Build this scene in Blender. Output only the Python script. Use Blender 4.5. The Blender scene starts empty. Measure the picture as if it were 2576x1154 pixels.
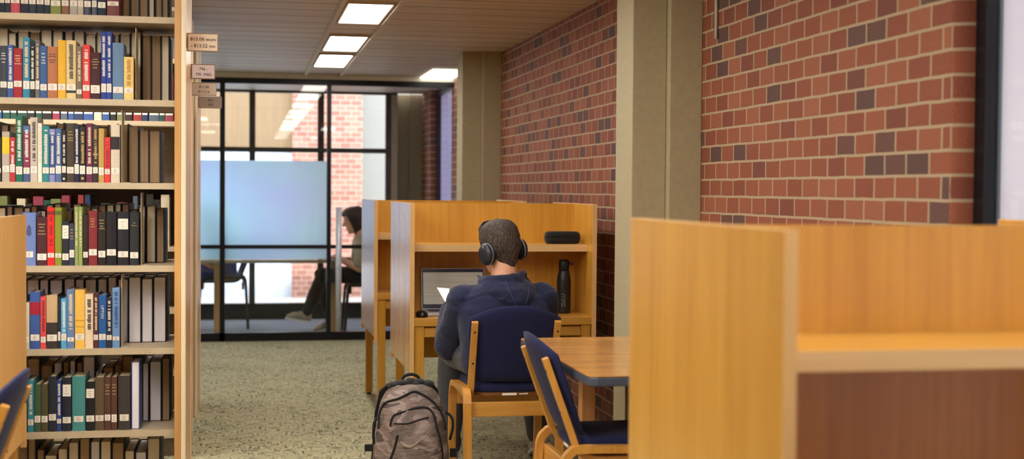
import bpy, bmesh, math, random
from mathutils import Vector, Matrix, noise
random.seed(7)
S = bpy.context.scene
COL = S.collection
PI = math.pi

# ------------------------------------------------------------------ camera model (2576 x 1154 photograph)
FPX, CX, CY, HCAM = 3500.0, 1288.0, 577.0, 1.37
YAW, PITCH, ROLL = math.radians(10.8), math.atan(99 / 3500), math.atan(0.0075)
FV = Vector((math.sin(YAW) * math.cos(PITCH), math.cos(YAW) * math.cos(PITCH), -math.sin(PITCH)))
RV = Vector((math.cos(YAW), -math.sin(YAW), 0))
UV = Vector((math.sin(YAW) * math.sin(PITCH), math.cos(YAW) * math.sin(PITCH), math.cos(PITCH)))
XC = RV * math.cos(ROLL) + UV * math.sin(ROLL)
YC = UV * math.cos(ROLL) - RV * math.sin(ROLL)

def at_y(u, v, y):
    """where the sight line of a photo pixel meets the plane at depth y"""
    d = XC * ((u - CX) / FPX) - YC * ((v - CY) / FPX) + FV
    return Vector((0, 0, HCAM)) + d * (y / d.y)

# ------------------------------------------------------------------ materials
def lin(c):
    c = c / 255.0
    return c / 12.92 if c <= 0.04045 else ((c + 0.055) / 1.055) ** 2.4

def rgb(r, g, b):
    return (lin(r), lin(g), lin(b), 1.0)

_mats = {}
def new_mat(name):
    m = bpy.data.materials.new(name)
    m.use_nodes = True
    nt = m.node_tree
    nt.nodes.clear()
    out = nt.nodes.new('ShaderNodeOutputMaterial')
    b = nt.nodes.new('ShaderNodeBsdfPrincipled')
    nt.links.new(b.outputs[0], out.inputs[0])
    return m, nt, b, out

def N(nt, typ, **kw):
    n = nt.nodes.new(typ)
    for k, v in kw.items():
        if k.startswith('i_'):
            key = k[2:]
            n.inputs[int(key) if key.isdigit() else key.replace('_', ' ')].default_value = v
        else:
            setattr(n, k, v)
    return n

def coords(nt, scale=(1, 1, 1), rot=(0, 0, 0), kind='Object'):
    tc = N(nt, 'ShaderNodeTexCoord')
    mp = N(nt, 'ShaderNodeMapping')
    mp.inputs['Scale'].default_value = scale
    mp.inputs['Rotation'].default_value = rot
    nt.links.new(tc.outputs[kind], mp.inputs[0])
    return mp.outputs[0]

def ramp(nt, fac, stops, interp='LINEAR'):
    r = N(nt, 'ShaderNodeValToRGB')
    r.color_ramp.interpolation = interp
    el = r.color_ramp.elements
    while len(el) < len(stops):
        el.new(0.5)
    for e, (p, c) in zip(el, stops):
        e.position = p
        e.color = c
    nt.links.new(fac, r.inputs[0])
    return r.outputs[0]

def bump(nt, h, b, strength=0.3, dist=0.01):
    n = N(nt, 'ShaderNodeBump')
    n.inputs['Strength'].default_value = strength
    n.inputs['Distance'].default_value = dist
    nt.links.new(h, n.inputs['Height'])
    nt.links.new(n.outputs[0], b.inputs['Normal'])

def plain(name, c, rough=0.6, metal=0.0, var=0.12, scale=30.0, bmp=0.0, coat=0.0, sheen=0.0, stretch=(1, 1, 1)):
    key = (name, c, rough, metal)
    if key in _mats:
        return _mats[key]
    m, nt, b, _ = new_mat(name)
    tex = N(nt, 'ShaderNodeTexNoise')
    tex.inputs['Scale'].default_value = scale
    tex.inputs['Detail'].default_value = 3
    nt.links.new(coords(nt, stretch), tex.inputs['Vector'])
    base = rgb(*c)
    lo = tuple(x * (1 - var) for x in base[:3]) + (1,)
    hi = tuple(min(1, x * (1 + var)) for x in base[:3]) + (1,)
    nt.links.new(ramp(nt, tex.outputs[0], [(0.3, lo), (0.7, hi)]), b.inputs['Base Color'])
    b.inputs['Roughness'].default_value = rough
    b.inputs['Metallic'].default_value = metal
    b.inputs['Coat Weight'].default_value = coat
    b.inputs['Sheen Weight'].default_value = sheen
    if bmp:
        bump(nt, tex.outputs[0], b, bmp, 0.004)
    _mats[key] = m
    return m

def wood(name, c_lo, c_hi, axis='Z', rough=0.32, coat=0.25, fine=1.0):
    key = ('wood', name)
    if key in _mats:
        return _mats[key]
    m, nt, b, _ = new_mat(name)
    st = {'X': (2.2, 60, 60), 'Y': (60, 2.2, 60), 'Z': (60, 60, 2.2)}[axis]
    n1 = N(nt, 'ShaderNodeTexNoise'); n1.inputs['Scale'].default_value = 1.0 * fine; n1.inputs['Detail'].default_value = 5
    nt.links.new(coords(nt, st), n1.inputs['Vector'])
    st2 = tuple(0.12 * s for s in st)
    n2 = N(nt, 'ShaderNodeTexNoise'); n2.inputs['Scale'].default_value = 1.0; n2.inputs['Detail'].default_value = 2
    nt.links.new(coords(nt, st2), n2.inputs['Vector'])
    mx = N(nt, 'ShaderNodeMath', operation='ADD')
    s1 = N(nt, 'ShaderNodeMath', operation='MULTIPLY'); s1.inputs[1].default_value = 0.5
    s2 = N(nt, 'ShaderNodeMath', operation='MULTIPLY'); s2.inputs[1].default_value = 0.5
    nt.links.new(n1.outputs[0], s1.inputs[0]); nt.links.new(n2.outputs[0], s2.inputs[0])
    nt.links.new(s1.outputs[0], mx.inputs[0]); nt.links.new(s2.outputs[0], mx.inputs[1])
    nt.links.new(ramp(nt, mx.outputs[0], [(0.33, rgb(*c_lo)), (0.62, rgb(*c_hi))]), b.inputs['Base Color'])
    b.inputs['Roughness'].default_value = rough
    b.inputs['Coat Weight'].default_value = coat
    b.inputs['Coat Roughness'].default_value = 0.25
    bump(nt, n1.outputs[0], b, 0.006, 0.002)
    _mats[key] = m
    return m

def brick(name, plane='YZ', pale=False):
    m, nt, b, _ = new_mat(name)
    tc = N(nt, 'ShaderNodeTexCoord')
    sep = N(nt, 'ShaderNodeSeparateXYZ'); nt.links.new(tc.outputs['Object'], sep.inputs[0])
    com = N(nt, 'ShaderNodeCombineXYZ')
    nt.links.new(sep.outputs['Y' if plane == 'YZ' else 'X'], com.inputs[0]); nt.links.new(sep.outputs['Z'], com.inputs[1])
    wob = N(nt, 'ShaderNodeTexNoise'); wob.inputs['Scale'].default_value = 9.0
    nt.links.new(com.outputs[0], wob.inputs['Vector'])
    wsub = N(nt, 'ShaderNodeVectorMath', operation='MULTIPLY_ADD')
    nt.links.new(wob.outputs['Color'], wsub.inputs[0]); wsub.inputs[1].default_value = (0.006, 0.006, 0); nt.links.new(com.outputs[0], wsub.inputs[2])
    bt = N(nt, 'ShaderNodeTexBrick')
    bt.inputs['Scale'].default_value = 1.0
    bt.inputs['Brick Width'].default_value = 0.138
    bt.inputs['Row Height'].default_value = 0.0677
    bt.inputs['Mortar Size'].default_value = 0.0052
    bt.inputs['Mortar Smooth'].default_value = 0.25
    bt.inputs['Color1'].default_value = (0, 0, 0, 1)
    bt.inputs['Color2'].default_value = (1, 1, 1, 1)
    nt.links.new(wsub.outputs[0], bt.inputs['Vector'])
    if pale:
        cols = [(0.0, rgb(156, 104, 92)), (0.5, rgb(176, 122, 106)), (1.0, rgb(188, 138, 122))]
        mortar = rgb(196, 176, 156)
    else:
        cols = [(0.0, rgb(88, 60, 56)), (0.11, rgb(96, 66, 60)), (0.16, rgb(118, 62, 48)), (0.35, rgb(132, 70, 50)), (0.7, rgb(142, 78, 54)), (1.0, rgb(152, 90, 64))]
        mortar = rgb(172, 150, 122)
    bc = ramp(nt, bt.outputs['Color'], cols)
    sp = N(nt, 'ShaderNodeTexNoise'); sp.inputs['Scale'].default_value = 160.0; sp.inputs['Detail'].default_value = 4
    nt.links.new(com.outputs[0], sp.inputs['Vector'])
    spr = ramp(nt, sp.outputs[0], [(0.25, (0.72, 0.72, 0.72, 1)), (0.75, (1.2, 1.2, 1.2, 1))])
    mul = N(nt, 'ShaderNodeMix', data_type='RGBA', blend_type='MULTIPLY'); mul.inputs[0].default_value = 1.0
    nt.links.new(bc, mul.inputs[6]); nt.links.new(spr, mul.inputs[7])
    mix = N(nt, 'ShaderNodeMix', data_type='RGBA'); nt.links.new(bt.outputs['Fac'], mix.inputs[0])
    nt.links.new(mul.outputs[2], mix.inputs[6]); mix.inputs[7].default_value = mortar
    nt.links.new(mix.outputs[2], b.inputs['Base Color'])
    b.inputs['Roughness'].default_value = 0.8
    inv = N(nt, 'ShaderNodeMath', operation='SUBTRACT'); inv.inputs[0].default_value = 1.0
    nt.links.new(bt.outputs['Fac'], inv.inputs[1])
    bump(nt, inv.outputs[0], b, 0.6, 0.006)
    return m

def carpet_mat():
    m, nt, b, _ = new_mat('woven_carpet')
    def strokes(sc, seed):
        n = N(nt, 'ShaderNodeTexNoise'); n.inputs['Scale'].default_value = 1.0; n.inputs['Detail'].default_value = 2
        mp = coords(nt, sc); off = N(nt, 'ShaderNodeVectorMath', operation='ADD'); off.inputs[1].default_value = (seed, seed * 2, 0)
        nt.links.new(mp, off.inputs[0]); nt.links.new(off.outputs[0], n.inputs['Vector'])
        return n.outputs[0]
    a = strokes((70, 13, 1), 0.0); c = strokes((16, 60, 1), 7.0)
    ck = N(nt, 'ShaderNodeTexChecker'); ck.inputs['Scale'].default_value = 10.0
    ck.inputs['Color1'].default_value = (1, 1, 1, 1); ck.inputs['Color2'].default_value = (0, 0, 0, 1)
    nt.links.new(coords(nt), ck.inputs['Vector'])
    mx = N(nt, 'ShaderNodeMix', data_type='FLOAT'); nt.links.new(ck.outputs['Fac'], mx.inputs[0])
    nt.links.new(a, mx.inputs[2]); nt.links.new(c, mx.inputs[3])
    big = N(nt, 'ShaderNodeTexNoise'); big.inputs['Scale'].default_value = 2.2; nt.links.new(coords(nt), big.inputs['Vector'])
    ad = N(nt, 'ShaderNodeMath', operation='MULTIPLY_ADD'); ad.inputs[1].default_value = 0.18
    nt.links.new(big.outputs[0], ad.inputs[0]); nt.links.new(mx.outputs[0], ad.inputs[2])
    nt.links.new(ramp(nt, ad.outputs[0], [(0.43, rgb(74, 72, 56)), (0.53, rgb(154, 149, 118)), (0.75, rgb(184, 178, 144))]), b.inputs['Base Color'])
    b.inputs['Roughness'].default_value = 0.95
    bump(nt, mx.outputs[0], b, 0.4, 0.004)
    return m

def plank_ceiling():
    m, nt, b, _ = new_mat('linear_ceiling')
    tc = N(nt, 'ShaderNodeTexCoord'); sep = N(nt, 'ShaderNodeSeparateXYZ'); nt.links.new(tc.outputs['Object'], sep.inputs[0])
    md = N(nt, 'ShaderNodeMath', operation='MULTIPLY'); md.inputs[1].default_value = 1 / 0.3
    nt.links.new(sep.outputs['Y'], md.inputs[0])
    fr = N(nt, 'ShaderNodeMath', operation='FRACT'); nt.links.new(md.outputs[0], fr.inputs[0])
    seam = ramp(nt, fr.outputs[0], [(0.0, (0, 0, 0, 1)), (0.06, (1, 1, 1, 1)), (0.94, (1, 1, 1, 1)), (1.0, (0, 0, 0, 1))])
    n = N(nt, 'ShaderNodeTexNoise'); n.inputs['Scale'].default_value = 1.0; n.inputs['Detail'].default_value = 3
    nt.links.new(coords(nt, (0.8, 14, 1)), n.inputs['Vector'])
    c = ramp(nt, n.outputs[0], [(0.3, rgb(182, 162, 144)), (0.7, rgb(206, 190, 172))])
    mix = N(nt, 'ShaderNodeMix', data_type='RGBA'); nt.links.new(seam, mix.inputs[0]); mix.inputs[6].default_value = rgb(92, 78, 66)
    nt.links.new(c, mix.inputs[7]); nt.links.new(mix.outputs[2], b.inputs['Base Color'])
    b.inputs['Roughness'].default_value = 0.5
    bump(nt, seam, b, 0.3, 0.006)
    return m

def glass_mat(name='clear_glass', tint=(0.96, 0.98, 0.98, 1), k=1.0):
    m, nt, b, out = new_mat(name)
    nt.nodes.remove(b)
    tr = N(nt, 'ShaderNodeBsdfTransparent'); tr.inputs[0].default_value = tint
    gl = N(nt, 'ShaderNodeBsdfGlossy'); gl.inputs['Roughness'].default_value = 0.02
    fr = N(nt, 'ShaderNodeFresnel'); fr.inputs[0].default_value = 1.5
    mu = N(nt, 'ShaderNodeMath', operation='MULTIPLY'); mu.inputs[1].default_value = k
    ge = N(nt, 'ShaderNodeNewGeometry'); fs = N(nt, 'ShaderNodeMath', operation='SUBTRACT'); fs.inputs[0].default_value = 1.0
    nt.links.new(ge.outputs['Backfacing'], fs.inputs[1])
    mf = N(nt, 'ShaderNodeMath', operation='MULTIPLY'); nt.links.new(fr.outputs[0], mf.inputs[0]); nt.links.new(fs.outputs[0], mf.inputs[1])
    nt.links.new(mf.outputs[0], mu.inputs[0])
    mx = N(nt, 'ShaderNodeMixShader')
    nt.links.new(mu.outputs[0], mx.inputs[0]); nt.links.new(tr.outputs[0], mx.inputs[1]); nt.links.new(gl.outputs[0], mx.inputs[2])
    nt.links.new(mx.outputs[0], out.inputs[0])
    return m

def film_mat(name='frosted_film', c1=(188, 205, 240), c2=(200, 226, 246), k=0.35, hazy=0.0):
    m, nt, b, out = new_mat(name)
    nt.nodes.remove(b)
    n = N(nt, 'ShaderNodeTexNoise'); n.inputs['Scale'].default_value = 1.6; nt.links.new(coords(nt), n.inputs['Vector'])
    c = ramp(nt, n.outputs[0], [(0.35, rgb(*c1)), (0.65, rgb(*c2))])
    tl = N(nt, 'ShaderNodeBsdfTranslucent'); nt.links.new(c, tl.inputs[0])
    if hazy:
        rf = N(nt, 'ShaderNodeBsdfRefraction'); rf.inputs['Roughness'].default_value = 0.62; rf.inputs['IOR'].default_value = 1.25; nt.links.new(c, rf.inputs[0])
        m0 = N(nt, 'ShaderNodeMixShader'); m0.inputs[0].default_value = hazy; nt.links.new(tl.outputs[0], m0.inputs[1]); nt.links.new(rf.outputs[0], m0.inputs[2]); tl = m0
    df = N(nt, 'ShaderNodeBsdfDiffuse'); nt.links.new(c, df.inputs[0])
    mx = N(nt, 'ShaderNodeMixShader'); mx.inputs[0].default_value = k
    nt.links.new(tl.outputs[0], mx.inputs[1]); nt.links.new(df.outputs[0], mx.inputs[2])
    nt.links.new(mx.outputs[0], out.inputs[0])
    return m

def emit(name, c, s):
    m, nt, b, out = new_mat(name)
    nt.nodes.remove(b)
    e = N(nt, 'ShaderNodeEmission'); e.inputs[0].default_value = c; e.inputs[1].default_value = s
    nt.links.new(e.outputs[0], out.inputs[0])
    return m

def screen_mat():
    m, nt, b, out = new_mat('laptop_display')
    n = N(nt, 'ShaderNodeTexNoise'); n.inputs['Scale'].default_value = 1.0
    nt.links.new(coords(nt, (3, 3, 120)), n.inputs['Vector'])
    c = ramp(nt, n.outputs[0], [(0.4, rgb(166, 160, 148)), (0.6, rgb(176, 170, 156))])
    nt.links.new(c, b.inputs['Base Color']); nt.links.new(c, b.inputs['Emission Color'])
    b.inputs['Emission Strength'].default_value = 0.18
    b.inputs['Roughness'].default_value = 0.15
    return m

def camo_mat():
    m, nt, b, _ = new_mat('camouflage_nylon')
    def blot(sc, seed):
        n = N(nt, 'ShaderNodeTexNoise'); n.inputs['Scale'].default_value = sc; n.inputs['Detail'].default_value = 1.5
        n.inputs['Distortion'].default_value = 0.6
        o = N(nt, 'ShaderNodeVectorMath', operation='ADD'); o.inputs[1].default_value = (seed, seed, seed)
        nt.links.new(coords(nt, (1, 1, 1.6)), o.inputs[0]); nt.links.new(o.outputs[0], n.inputs['Vector'])
        return n.outputs[0]
    c1 = ramp(nt, blot(8, 0), [(0.0, rgb(98, 84, 78)), (0.47, rgb(126, 108, 102)), (0.56, rgb(150, 132, 126)), (0.64, rgb(86, 74, 72))], 'CONSTANT')
    f2 = ramp(nt, blot(11, 5), [(0.0, (0, 0, 0, 1)), (0.56, (1, 1, 1, 1))], 'CONSTANT')
    mix = N(nt, 'ShaderNodeMix', data_type='RGBA'); nt.links.new(f2, mix.inputs[0]); nt.links.new(c1, mix.inputs[6])
    mix.inputs[7].default_value = rgb(112, 96, 92)
    nt.links.new(mix.outputs[2], b.inputs['Base Color'])
    b.inputs['Roughness'].default_value = 0.62
    wr = N(nt, 'ShaderNodeTexNoise'); wr.inputs['Scale'].default_value = 16; wr.inputs['Detail'].default_value = 3; nt.links.new(coords(nt, (1, 1, 2.2)), wr.inputs['Vector'])
    bump(nt, wr.outputs[0], b, 0.5, 0.03)
    return m

def hair_mat(lo, hi):
    m, nt, b, _ = new_mat('short_hair')
    n = N(nt, 'ShaderNodeTexNoise'); n.inputs['Scale'].default_value = 1.0; n.inputs['Detail'].default_value = 4; n.inputs['Distortion'].default_value = 0.8
    nt.links.new(coords(nt, (130, 130, 42)), n.inputs['Vector'])
    nt.links.new(ramp(nt, n.outputs[0], [(0.32, rgb(*lo)), (0.7, rgb(*hi))]), b.inputs['Base Color'])
    b.inputs['Roughness'].default_value = 0.55
    bump(nt, n.outputs[0], b, 1.0, 0.012)
    return m

def cloth(name, c, scale=420.0, rough=0.9, fold=0.35, sheen=0.1, var=0.2):
    key = ('cloth', name, c)
    if key in _mats:
        return _mats[key]
    m, nt, b, _ = new_mat(name)
    w = N(nt, 'ShaderNodeTexNoise'); w.inputs['Scale'].default_value = scale; w.inputs['Detail'].default_value = 2; nt.links.new(coords(nt), w.inputs['Vector'])
    f = N(nt, 'ShaderNodeTexNoise'); f.inputs['Scale'].default_value = 9.0; f.inputs['Detail'].default_value = 3; f.inputs['Distortion'].default_value = 0.5
    nt.links.new(coords(nt, (1, 1, 1.8)), f.inputs['Vector'])
    base = rgb(*c)
    nt.links.new(ramp(nt, w.outputs[0], [(0.3, tuple(x * (1 - var) for x in base[:3]) + (1,)), (0.7, tuple(min(1, x * (1 + var)) for x in base[:3]) + (1,))]), b.inputs['Base Color'])
    b.inputs['Roughness'].default_value = rough
    b.inputs['Sheen Weight'].default_value = sheen
    if fold:
        bump(nt, f.outputs[0], b, fold, 0.03)
    _mats[key] = m
    return m

# ------------------------------------------------------------------ mesh builder
class MB:
    def __init__(s):
        s.v, s.f, s.m, s.sm = [], [], [], []
    def add(s, verts, faces, mat=0, smooth=False, M=None):
        o = len(s.v)
        for v in verts:
            v = Vector(v)
            s.v.append(M @ v if M is not None else v)
        for f in faces:
            s.f.append([i + o for i in f]); s.m.append(mat); s.sm.append(smooth)
        return s
    def box(s, x0, x1, y0, y1, z0, z1, mat=0, M=None):
        v = [(x0, y0, z0), (x1, y0, z0), (x1, y1, z0), (x0, y1, z0), (x0, y0, z1), (x1, y0, z1), (x1, y1, z1), (x0, y1, z1)]
        f = [(0, 3, 2, 1), (4, 5, 6, 7), (0, 1, 5, 4), (1, 2, 6, 5), (2, 3, 7, 6), (3, 0, 4, 7)]
        return s.add(v, f, mat, False, M)
    def prism(s, poly, z0, z1, mat=0, M=None, smooth=False):
        n = len(poly)
        v = [(p[0], p[1], z0) for p in poly] + [(p[0], p[1], z1) for p in poly]
        f = [list(range(n))[::-1], list(range(n, 2 * n))] + [(i, (i + 1) % n, n + (i + 1) % n, n + i) for i in range(n)]
        return s.add(v, f, mat, smooth, M)
    def loft(s, rings, mat=0, smooth=True, cap=True, closed=True, M=None):
        n = len(rings[0]); v = [p for r in rings for p in r]; f = []
        for k in range(len(rings) - 1):
            for i in range(n if closed else n - 1):
                j = (i + 1) % n
                f.append((k * n + i, k * n + j, (k + 1) * n + j, (k + 1) * n + i))
        if cap:
            f.append(list(range(n))[::-1]); f.append([(len(rings) - 1) * n + i for i in range(n)])
        return s.add(v, f, mat, smooth, M)
    def tube(s, pts, r, n=10, mat=0, cap=True, M=None):
        pts = [Vector(p) for p in pts]
        rs = r if isinstance(r, (list, tuple)) else [r] * len(pts)
        rings, prev = [], None
        for i, p in enumerate(pts):
            t = (pts[min(i + 1, len(pts) - 1)] - pts[max(i - 1, 0)]).normalized()
            if prev is None:
                a = Vector((0, 0, 1)) if abs(t.z) < 0.9 else Vector((1, 0, 0))
                prev = t.cross(a).normalized()
            u = (prev - t * prev.dot(t)).normalized(); w = t.cross(u); prev = u
            rings.append([p + (u * math.cos(2 * PI * k / n) + w * math.sin(2 * PI * k / n)) * rs[i] for k in range(n)])
        return s.loft(rings, mat, True, cap, True, M)
    def capsule(s, p0, r0, p1, r1, n=14):
        p0, p1 = Vector(p0), Vector(p1); d = (p1 - p0); t = d.normalized() if d.length > 1e-6 else Vector((0, 0, 1))
        pts, rs = [], []
        for a in (80, 55, 28):
            pts.append(p0 - t * r0 * math.sin(math.radians(a))); rs.append(r0 * math.cos(math.radians(a)))
        pts.append(p0); rs.append(r0); pts.append(p1); rs.append(r1)
        for a in (28, 55, 80):
            pts.append(p1 + t * r1 * math.sin(math.radians(a))); rs.append(r1 * math.cos(math.radians(a)))
        return s.tube(pts, rs, n)
    def chain(s, pts):
        for (p, r), (q, t) in zip(pts[:-1], pts[1:]):
            s.capsule(p, r, q, t)
        return s
    def ellipsoid(s, c, rx, ry, rz, nu=20, nv=14, M=None, mat=0):
        rings = []
        for k in range(1, nv):
            th = PI * k / nv
            rings.append([(c[0] + rx * math.sin(th) * math.cos(2 * PI * i / nu), c[1] + ry * math.sin(th) * math.sin(2 * PI * i / nu), c[2] - rz * math.cos(th)) for i in range(nu)])
        return s.loft(rings, mat, True, True, True, M)
    def lathe(s, prof, n=24, mat=0, M=None):
        return s.loft([[(r * math.cos(2 * PI * i / n), r * math.sin(2 * PI * i / n), z) for i in range(n)] for r, z in prof], mat, True, True, True, M)
    def sweep(s, path, wv, w, t, mat=0, M=None):
        """flat bar: width w along the fixed direction wv, thickness t"""
        path = [Vector(p) for p in path]; wv = Vector(wv).normalized(); rings = []
        for i, p in enumerate(path):
            T = (path[min(i + 1, len(path) - 1)] - path[max(i - 1, 0)]).normalized()
            nrm = wv.cross(T).normalized()
            rings.append([p + wv * (w / 2) + nrm * (t / 2), p - wv * (w / 2) + nrm * (t / 2), p - wv * (w / 2) - nrm * (t / 2), p + wv * (w / 2) - nrm * (t / 2)])
        return s.loft(rings, mat, False, True, True, M)
    def mesh(s, name):
        me = bpy.data.meshes.new(name)
        me.from_pydata([tuple(v) for v in s.v], [], s.f)
        for p, m, sm in zip(me.polygons, s.m, s.sm):
            p.material_index = m; p.use_smooth = sm
        return me
    def build(s, name, mats, parent=None, bevel=0.0, fix=True, seg=2):
        me = s.mesh(name)
        if fix:
            b = bmesh.new(); b.from_mesh(me); bmesh.ops.recalc_face_normals(b, faces=b.faces); b.to_mesh(me); b.free()
        o = bpy.data.objects.new(name, me)
        for m in (mats if isinstance(mats, (list, tuple)) else [mats]):
            me.materials.append(m)
        COL.objects.link(o)
        if parent is not None:
            o.parent = parent
        if bevel:
            md = o.modifiers.new('edge_softening', 'BEVEL'); md.width = bevel; md.segments = seg; md.limit_method = 'ANGLE'; md.angle_limit = math.radians(40)
        return o
    def blob(s, name, mat, parent=None, voxel=0.008, smooth=5, fold=0.0, fscale=7.0, M=None):
        """fuses everything in this builder into one continuous skin"""
        tmp = bpy.data.objects.new('fuse', s.mesh('fuse')); COL.objects.link(tmp)
        r = tmp.modifiers.new('r', 'REMESH'); r.mode = 'VOXEL'; r.voxel_size = voxel
        if smooth:
            q = tmp.modifiers.new('s', 'SMOOTH'); q.iterations = smooth; q.factor = 0.5
        dg = bpy.context.evaluated_depsgraph_get(); dg.update()
        me = bpy.data.meshes.new_from_object(tmp.evaluated_get(dg))
        bpy.data.objects.remove(tmp)
        me.name = name
        if fold:
            nrm = [v.normal.copy() for v in me.vertices]
            for v, n in zip(me.vertices, nrm):
                c = v.co * fscale
                k = noise.noise(Vector((c.x, c.y, c.z * 1.9))) + 0.6 * (1 - 2 * abs(noise.noise(Vector((c.x * 1.3 + 5, c.y * 1.3, c.z * 2.6)))))
                v.co = v.co + n * fold * (k - 0.2)
        for p in me.polygons:
            p.use_smooth = True
        me.materials.clear(); me.materials.append(mat)
        o = bpy.data.objects.new(name, me); COL.objects.link(o)
        if parent is not None:
            o.parent = parent
        return o

def curve(pts, n=5):
    """smooth path through the given points"""
    P = [Vector(p) for p in pts]; P = [P[0] * 2 - P[1]] + P + [P[-1] * 2 - P[-2]]; out = []
    for i in range(1, len(P) - 2):
        a, b, c, d = P[i - 1:i + 3]
        for k in range(n):
            t = k / n
            out.append(0.5 * ((2 * b) + (c - a) * t + (2 * a - 5 * b + 4 * c - d) * t * t + (3 * b - a - 3 * c + d) * t ** 3))
    return out + [P[-2]]

def tag(o, label, cat, group=None, kind=None):
    o['label'] = label; o['category'] = cat
    if group: o['group'] = group
    if kind: o['kind'] = kind
    return o

def thing(name, label, cat, loc=(0, 0, 0), rz=0.0, group=None):
    o = bpy.data.objects.new(name, None); COL.objects.link(o)
    o.empty_display_size = 0.05
    o.location = loc; o.rotation_euler = (0, 0, rz)
    return tag(o, label, cat, group)

def struct(o, label=None):
    o['kind'] = 'structure'
    if label: o['label'] = label
    return o

def dup(root, loc, rz, label, group=None):
    r = root.copy(); COL.objects.link(r); r.location = loc; r.rotation_euler = (0, 0, rz); r['label'] = label
    if group: r['group'] = group
    for ch in list(root.children):
        c = ch.copy(); COL.objects.link(c); c.parent = r
        for g in ch.children:
            d = g.copy(); COL.objects.link(d); d.parent = c
    return r

def text_mb(txt, size, thick=0.0004):
    """letters as a mesh builder, in the XZ plane facing -Y, centred"""
    cu = bpy.data.curves.new('lettering', 'FONT'); cu.body = txt; cu.size = size; cu.align_x = 'CENTER'; cu.align_y = 'CENTER'; cu.extrude = thick; cu.resolution_u = 2
    t = bpy.data.objects.new('lettering_source', cu); COL.objects.link(t)
    dg = bpy.context.evaluated_depsgraph_get(); dg.update()
    me = bpy.data.meshes.new_from_object(t.evaluated_get(dg))
    mb = MB(); R = Matrix.Rotation(PI / 2, 4, 'X')
    mb.add([R @ v.co for v in me.vertices], [list(p.vertices) for p in me.polygons])
    bpy.data.objects.remove(t); bpy.data.curves.remove(cu); bpy.data.meshes.remove(me)
    return mb

# ------------------------------------------------------------------ palette
M_FLOOR = carpet_mat()
M_CEIL = plank_ceiling()
M_BRICK = brick('red_brick', 'YZ')
M_BRICKX = brick('red_brick_return', 'XZ')
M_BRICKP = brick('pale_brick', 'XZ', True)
M_COLUMN = plain('painted_concrete', (168, 156, 126), 0.75, bmp=0.15, var=0.05, scale=40)
M_WHITE = plain('white_paint', (225, 222, 214), 0.6, var=0.03)
M_TANW = plain('tan_wall_paint', (140, 122, 98), 0.7, var=0.04)
M_BLACKM = plain('black_metal', (18, 20, 26), 0.35, 0.3)
M_OLIVE = plain('dark_bronze_metal', (58, 54, 46), 0.4, 0.3)
M_SHELF = plain('beige_steel', (205, 186, 156), 0.45, var=0.05)
M_STEELD = plain('taupe_steel', (120, 104, 86), 0.5)
M_STEEL = plain('bright_steel', (200, 204, 212), 0.25, 0.7)
M_CARREL = wood('carrel_oak', (192, 134, 44), (216, 160, 62), 'Z', 0.26, 0.5)
M_CARRELH = wood('carrel_oak_flat', (196, 140, 52), (218, 162, 72), 'X')
M_BAND = wood('pale_edge_band', (224, 174, 108), (238, 192, 128), 'Z')
M_BANDW = wood('lit_edge_band', (240, 220, 184), (252, 236, 206), 'Z')  # whitened oak: light on the stack's end edge put into the colour
M_BANDH = wood('pale_edge_band_flat', (222, 176, 116), (238, 198, 140), 'X')
M_ENDP = wood('end_panel_oak', (196, 140, 76), (222, 170, 106), 'Z')
M_BEECH = wood('chair_beech', (188, 126, 46), (214, 154, 70), 'Z')
M_BEECHH = wood('chair_beech_flat', (190, 128, 48), (216, 156, 72), 'Y')
M_TABLE = wood('table_laminate', (176, 120, 58), (216, 160, 92), 'X', rough=0.22, coat=0.4)
M_NAVY = cloth('navy_upholstery', (15, 20, 66), 500, 0.92, 0.0, 0.05)
M_PAGES = plain('page_block', (250, 232, 204), 0.85, var=0.08, scale=3.0, stretch=(160, 160, 1))
M_PAGESW = plain('white_page_block', (250, 244, 252), 0.85, var=0.05, scale=3.0, stretch=(160, 160, 1))
M_PAGESB = plain('shaded_page_block', (182, 152, 118), 0.85, var=0.15, scale=3.0, stretch=(160, 160, 1))  # browned pages: shade deep in the shelves put into the colour
M_LABEL = plain('white_call_label', (246, 238, 226), 0.6, var=0.02)
M_GLASS = glass_mat()
M_GLASSR = glass_mat('partition_glass', (0.95, 0.97, 0.97, 1), 1.3)
M_FILM = film_mat('frosted_film', (222, 234, 254), (222, 244, 252), 0.10, 0.75)
M_SHADE = film_mat('white_shade_cloth', (198, 192, 194), (202, 197, 198), 0.4)
M_SHADE2 = film_mat('lavender_shade_cloth', (196, 190, 210), (202, 196, 214), 0.4)
M_SKIN = plain('skin', (214, 158, 128), 0.5, var=0.08, scale=18, bmp=0.05)
M_BLACKP = plain('black_plastic', (14, 14, 17), 0.35)
M_DARKF = cloth('black_fabric', (16, 16, 18), 300, 0.9, 0.2)
M_INK = plain('dark_ink', (52, 46, 50), 0.7)

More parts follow.
